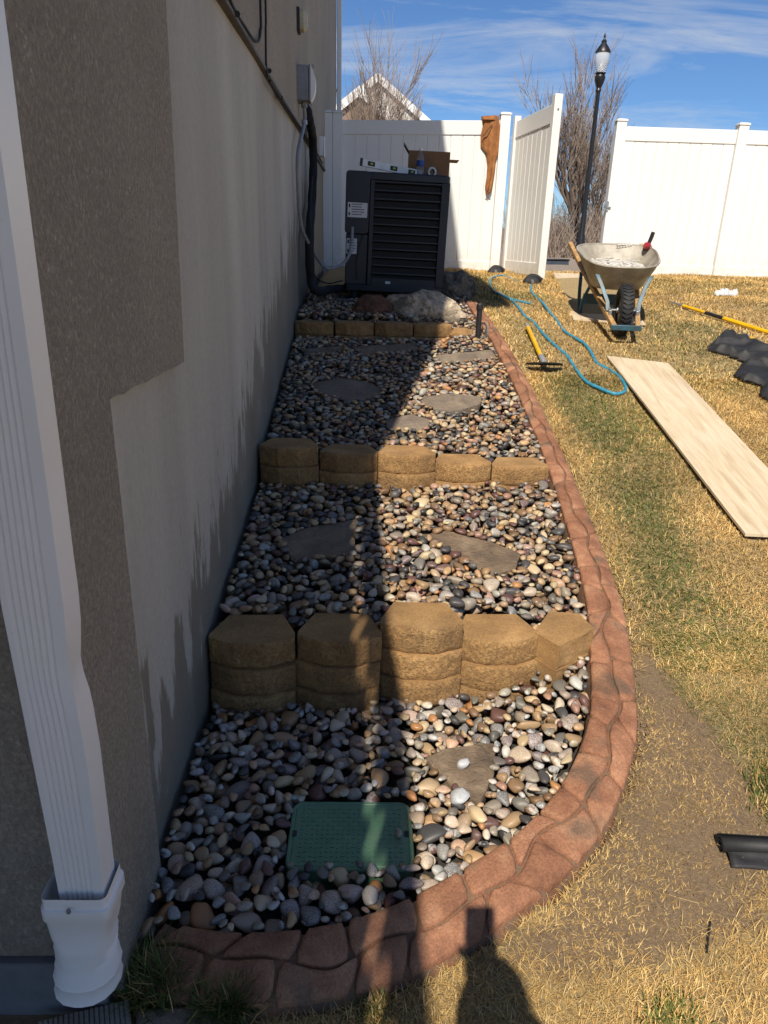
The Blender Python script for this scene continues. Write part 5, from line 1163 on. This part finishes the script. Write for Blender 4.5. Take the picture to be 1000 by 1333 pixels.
lawn(120000, .9, 3.2, 2.2, 5.0, .0027, .025, .055)
lawn(28000, 1.88, 3.4, .2, 2.3, .004, .02, .055); lawn(40000, 3.18, 5.6, .8, 4.9, .005, .02, .055)
lawn(170000, .9, 6.6, 4.8, 10.26, .0042, .025, .06)
# crumbs of soil on the bare patch
X, Y = sample(9000, .3, 1.3, 1.1, 2.65); kp = inpoly(X, Y, DIRT); X, Y = X[kp], Y[kp]; i1v, i1f = ico(1); SV, SF = [], []
for k in range(len(X)):
    r_ = .0012 + .0045 * rng.random() ** 3; SV.append(i1v * r_ * rng.uniform(.6, 1.2, 3) + [X[k], Y[k], g(Y[k]) + .018 * fbm(X[k] * 1.7, Y[k] * 1.7, 3) + r_ * .3]); SF.append(i1f + k * len(i1v))
o = link_mesh('soil_crumbs', np_mesh('soil_crumbs', np.concatenate(SV), np.concatenate(SF), MAT['soil'], None, False)); tag(o, 'crumbs of brown soil on the bare patch beside the curb', 'soil', kind='stuff')
# loose clippings over the bare soil
X, Y = sample(60000, .3, 1.3, 1.1, 2.6); kp = inpoly(X, Y, DIRT) & (rng.random(60000) < .22 + .6 * fb(X, Y, 5, 5, 8)); bb = blades(X[kp], Y[kp], .005, .020, .0017, 1.35, 1.56, np.zeros(kp.sum())); bb[2][:, :3] *= .78; bb[0][:, 2] += .004; GP.append(bb)
def cat_mesh(parts, name):
    o_ = 0; Vs, Fs, Cs = [], [], []
    for v, f, c in parts: Vs.append(v); Fs.append(f + o_); Cs.append(c); o_ += len(v)
    return np_mesh(name, np.concatenate(Vs), np.concatenate(Fs), MAT['grass'], np.concatenate(Cs), False)
lw = link_mesh('grass', cat_mesh(GP, 'grass')); tag(lw, 'short dry straw lawn grass with faded green patches', 'grass', kind='stuff')
for pxs, n, Lm, lab, dead in (([(165, 1275), (215, 1265), (250, 1300), (190, 1325)], 1100, .12, 'green grass tuft at the house corner below the downspout', .12), ([(265, 1300), (310, 1290), (345, 1315), (300, 1345), (260, 1330)], 1100, .10, 'green grass tuft in shade along the curb edge', .1),
                              ([(470, 1310), (500, 1300), (510, 1340), (465, 1340)], 220, .05, 'small green grass patch beside the curb in shadow stripe', .4), ([(840, 1320), (880, 1300), (910, 1320), (890, 1350), (840, 1350)], 700, .05, 'green grass patch growing out of the straw', .35),
                              ([(975, 1010), (1010, 995), (1020, 1060), (985, 1065)], 700, .045, 'green grass clump behind the black fabric roll', .25)):
    P = [onG(*p) for p in pxs]; c = sum(P, Vector()) / len(P); X, Y = [], []
    while len(X) < n:
        ww = np.array([rng.random() for _ in P]) ** 1.5; ww /= ww.sum(); q = sum((p * w_ for p, w_ in zip(P, ww)), Vector()); q = q + (q - c) * .45; X.append(q.x + rng.normal(0, .008)); Y.append(q.y + rng.normal(0, .008))
    v, f, cc = blades(np.array(X), np.array(Y), Lm * .4, Lm, .0032, .1, 1.1, np.full(n, 1 - dead)); v = v - np.array(c[:])
    o = link_mesh('grass_tuft', np_mesh('grass_tuft', v, f, MAT['grass'], cc, False)); o.location = c; tag(o, lab, 'grass tuft')
# sticks and bits on the bare soil
for pts, r_, lab, m in (([(925, 1200), (922, 1225), (920, 1242)], .0022, 'thin dark stake standing in the straw near the bare soil', 'black_plastic'), ([(845, 1160), (858, 1175), (872, 1190), (880, 1192)], .002, 'dark curved root lying on the bare soil', 'bark'), ([(810, 1145), (850, 1160), (910, 1178)], .0011, 'pale straw stalk lying across the bare soil', 'straw_twig'), ([(935, 1020), (945, 1035), (955, 1062), (968, 1075)], .004, 'bent dry stem beside the black fabric roll', 'bark')):
    q = [onG(*p, .006) for p in pts]; c = q[0].copy(); o = MB().tube([p - c for p in crom(q, 5)], r_, 6).build('dry_stem' if m != 'black_plastic' else 'stake', MAT[m]); o.location = c; tag(o, lab, 'stick')
p = onG(754, 1180, .004); o = boulder('petal', 'tiny pink petal on the straw beside the curb', p, (.006, .005, .003), pm('pink_petal', (.7, .12, .3), (.6, .1, .25), 9, .6), 2); o['category'] = 'petal'; del o['group']
p = Vector((.108, 1.5, LZ + .014)); 
o = link_mesh('pebble', PM[3]); o.matrix_world = Matrix.Translation(p) @ Matrix.Rotation(.6, 4, 'Z') @ Matrix.Diagonal((.012, .018, .012, 1)); o.color = (.36, .30, .23, 1); tag(o, 'single tan pebble lying on the green lid', 'pebble')
for (px, py, sx, sy, colr, rz, lab) in ((600, 997, .026, .022, (.42, .42, .42), .3, 'white speckled pebble on the triangular flagstone'), (594, 1040, .036, .034, (.36, .37, .38), .9, 'large grey-white pebble at the tip of the triangular flagstone'), (617, 1062, .022, .044, (.55, .41, .24), .5, 'long cream pebble beside the triangular flagstone')):
    q = onF(px, py, lambda x, y: float(surf(x, y)) + .04); o = link_mesh('pebble', PM[5]); o.matrix_world = Matrix.Translation(q) @ Matrix.Rotation(rz, 4, 'Z') @ Matrix.Diagonal((sx, sy, .02, 1)); o.color = (*colr, 1); tag(o, lab, 'pebble')

# ---- the photographer, whose shadow falls across the curb
def person():
    J = {'pelvis': (-.09, -.46, .93, .14, .11), 'waist': (-.09, -.46, 1.08, .135, .10), 'chest': (-.09, -.44, 1.28, .16, .11), 'neck0': (-.085, -.41, 1.43, .06, .06), 'neck': (-.08, -.38, 1.49, .055, .055), 'head0': (-.075, -.345, 1.56, .07, .085), 'head1': (-.075, -.335, 1.64, .075, .095), 'head2': (-.075, -.345, 1.705, .055, .07),
         'shR': (.09, -.43, 1.39, .065, .06), 'elR': (.17, -.22, 1.19, .045, .045), 'wrR': (.045, -.055, 1.405, .03, .024), 'paR': (.022, -.03, 1.455, .036, .018),
         'shL': (-.27, -.43, 1.39, .065, .06), 'elL': (-.31, -.44, 1.12, .045, .045), 'wrL': (-.29, -.36, .89, .03, .026), 'paL': (-.285, -.335, .82, .038, .018),
         'hiR': (.0, -.46, .87, .09, .09), 'knR': (.02, -.44, .45, .06, .06), 'anR': (.02, -.48, .03, .042, .045), 'toR': (.03, -.33, -.03, .045, .03),
         'hiL': (-.18, -.46, .87, .09, .09), 'knL': (-.20, -.44, .45, .06, .06), 'anL': (-.20, -.48, .03, .042, .045), 'toL': (-.21, -.33, -.03, .045, .03)}
    J = {k: ((v[0] + (0 if k in ('wrR', 'paR') else .05), *v[1:])) for k, v in J.items()}; J['elR'] = (.27, -.16, 1.20, .045, .045)
    E_ = [('pelvis', 'waist'), ('waist', 'chest'), ('chest', 'neck0'), ('neck0', 'neck'), ('neck', 'head0'), ('head0', 'head1'), ('head1', 'head2')]
    for s_ in 'RL': E_ += [('chest', 'sh' + s_), ('sh' + s_, 'el' + s_), ('el' + s_, 'wr' + s_), ('wr' + s_, 'pa' + s_), ('pelvis', 'hi' + s_), ('hi' + s_, 'kn' + s_), ('kn' + s_, 'an' + s_), ('an' + s_, 'to' + s_)]
    def fing(s_, i, chain):
        prev = 'pa' + s_
        for k, p in enumerate(chain): nm = f'f{s_}{i}{k}'; J[nm] = (*p, .0095 - .0008 * k, .0095 - .0008 * k); E_.append((prev, nm)); prev = nm
    for i in range(4): x0 = .04 - .006 * i; z0 = 1.50 - .022 * i; fing('R', i, [(x0, -.018, z0), (x0 - .005, -.010 + .002 * i, z0 + .012), (x0 - .030, -.012, z0 + .012)])
    fing('R', 4, [(-.005, -.028, 1.462), (-.035, -.022, 1.475), (-.045, -.016, 1.50)])
    for i in range(4): x0 = -.26 + .016 * i; fing('L', i, [(x0, -.325, .765), (x0, -.312, .735 - .006 * (i in (1, 2))), (x0 + .002, -.315, .71 - .008 * (i in (1, 2)))])
    fing('L', 4, [(-.205, -.325, .79), (-.195, -.305, .765)])
    J['nose'] = (-.025, -.235, 1.625, .012, .012); E_.append(('head1', 'nose'))
    nm = list(J); me = bpy.data.meshes.new('person'); me.from_pydata([J[k][:3] for k in nm], [(nm.index(a), nm.index(c)) for a, c in E_], [])
    o = bpy.data.objects.new('tmp', me); COL.objects.link(o); o.modifiers.new('skin', 'SKIN')
    if not me.skin_vertices: 
        bm = bmesh.new(); bm.from_mesh(me); bm.verts.layers.skin.verify(); bm.to_mesh(me); bm.free()
    for i, k in enumerate(nm): sv = me.skin_vertices[0].data[i]; sv.radius = J[k][3:5]; sv.use_root = (k == 'pelvis')
    ss_ = o.modifiers.new('sub', 'SUBSURF'); ss_.levels = 2; ss_.render_levels = 2
    dg = bpy.context.evaluated_depsgraph_get(); m2 = bpy.data.meshes.new_from_object(o.evaluated_get(dg)); bpy.data.objects.remove(o)
    m2.materials.clear()
    for k in ('jacket', 'jeans', 'skin', 'rubber'): m2.materials.append(MAT[k])
    for p in m2.polygons:
        c = p.center; hand = (Vector(c) - Vector((.02, -.03, 1.47))).length < .095 or (c.z < .88 and c.x < -.185 and c.z > .6 and c.y > -.395)
        p.material_index = 2 if (c.z > 1.475 and c.y < -.2) or hand else (3 if c.z < .07 else (1 if c.z < .95 and not (c.x < -.185 and c.z > .6) else 0)); p.use_smooth = True
    m2.name = 'body'; pr = thing('person', 'person in dark jacket and jeans holding up a phone', 'person', (-.09, -.46, -.07)); bo = link_mesh('body', m2, pr); bo.location = (.09, .46, .07)
    b = MB(); b.rings([[(-.075 + .085 * k * math.cos(a), -.352 + .108 * k * math.sin(a) - (.02 if z < 1.66 else 0), z - .04 * max(0, -math.sin(a)) + .03 * max(0, math.sin(a))) for a in np.linspace(0, 6.283, 17)[:-1]] for k, z in ((1.0, 1.63), (1.03, 1.68), (.92, 1.735), (.6, 1.77), (.2, 1.78))]); h_ = b.build('hair', MAT['bark'], pr, ang=80); h_.location = (.14, .46, .07)
    for s_ in (-1, 1): e = MB().lathe([(.002, -.011), (.009, -.006), (.011, 0), (.009, .006), (.002, .011)], 10, (-.075 + .032 * s_, -.252, 1.652)).build('eye', MAT['white_plastic'], pr); e.location = (.14, .46, .07)
person()
ph = thing('phone', 'phone held up by the photographer', 'phone', (0, 0, 0)); ph.matrix_world = camo.matrix_world.copy()
MB().box((-.037, -.125, .006), (.037, .034, .014)).build('phone_body', MAT['black_plastic'], ph, .003)
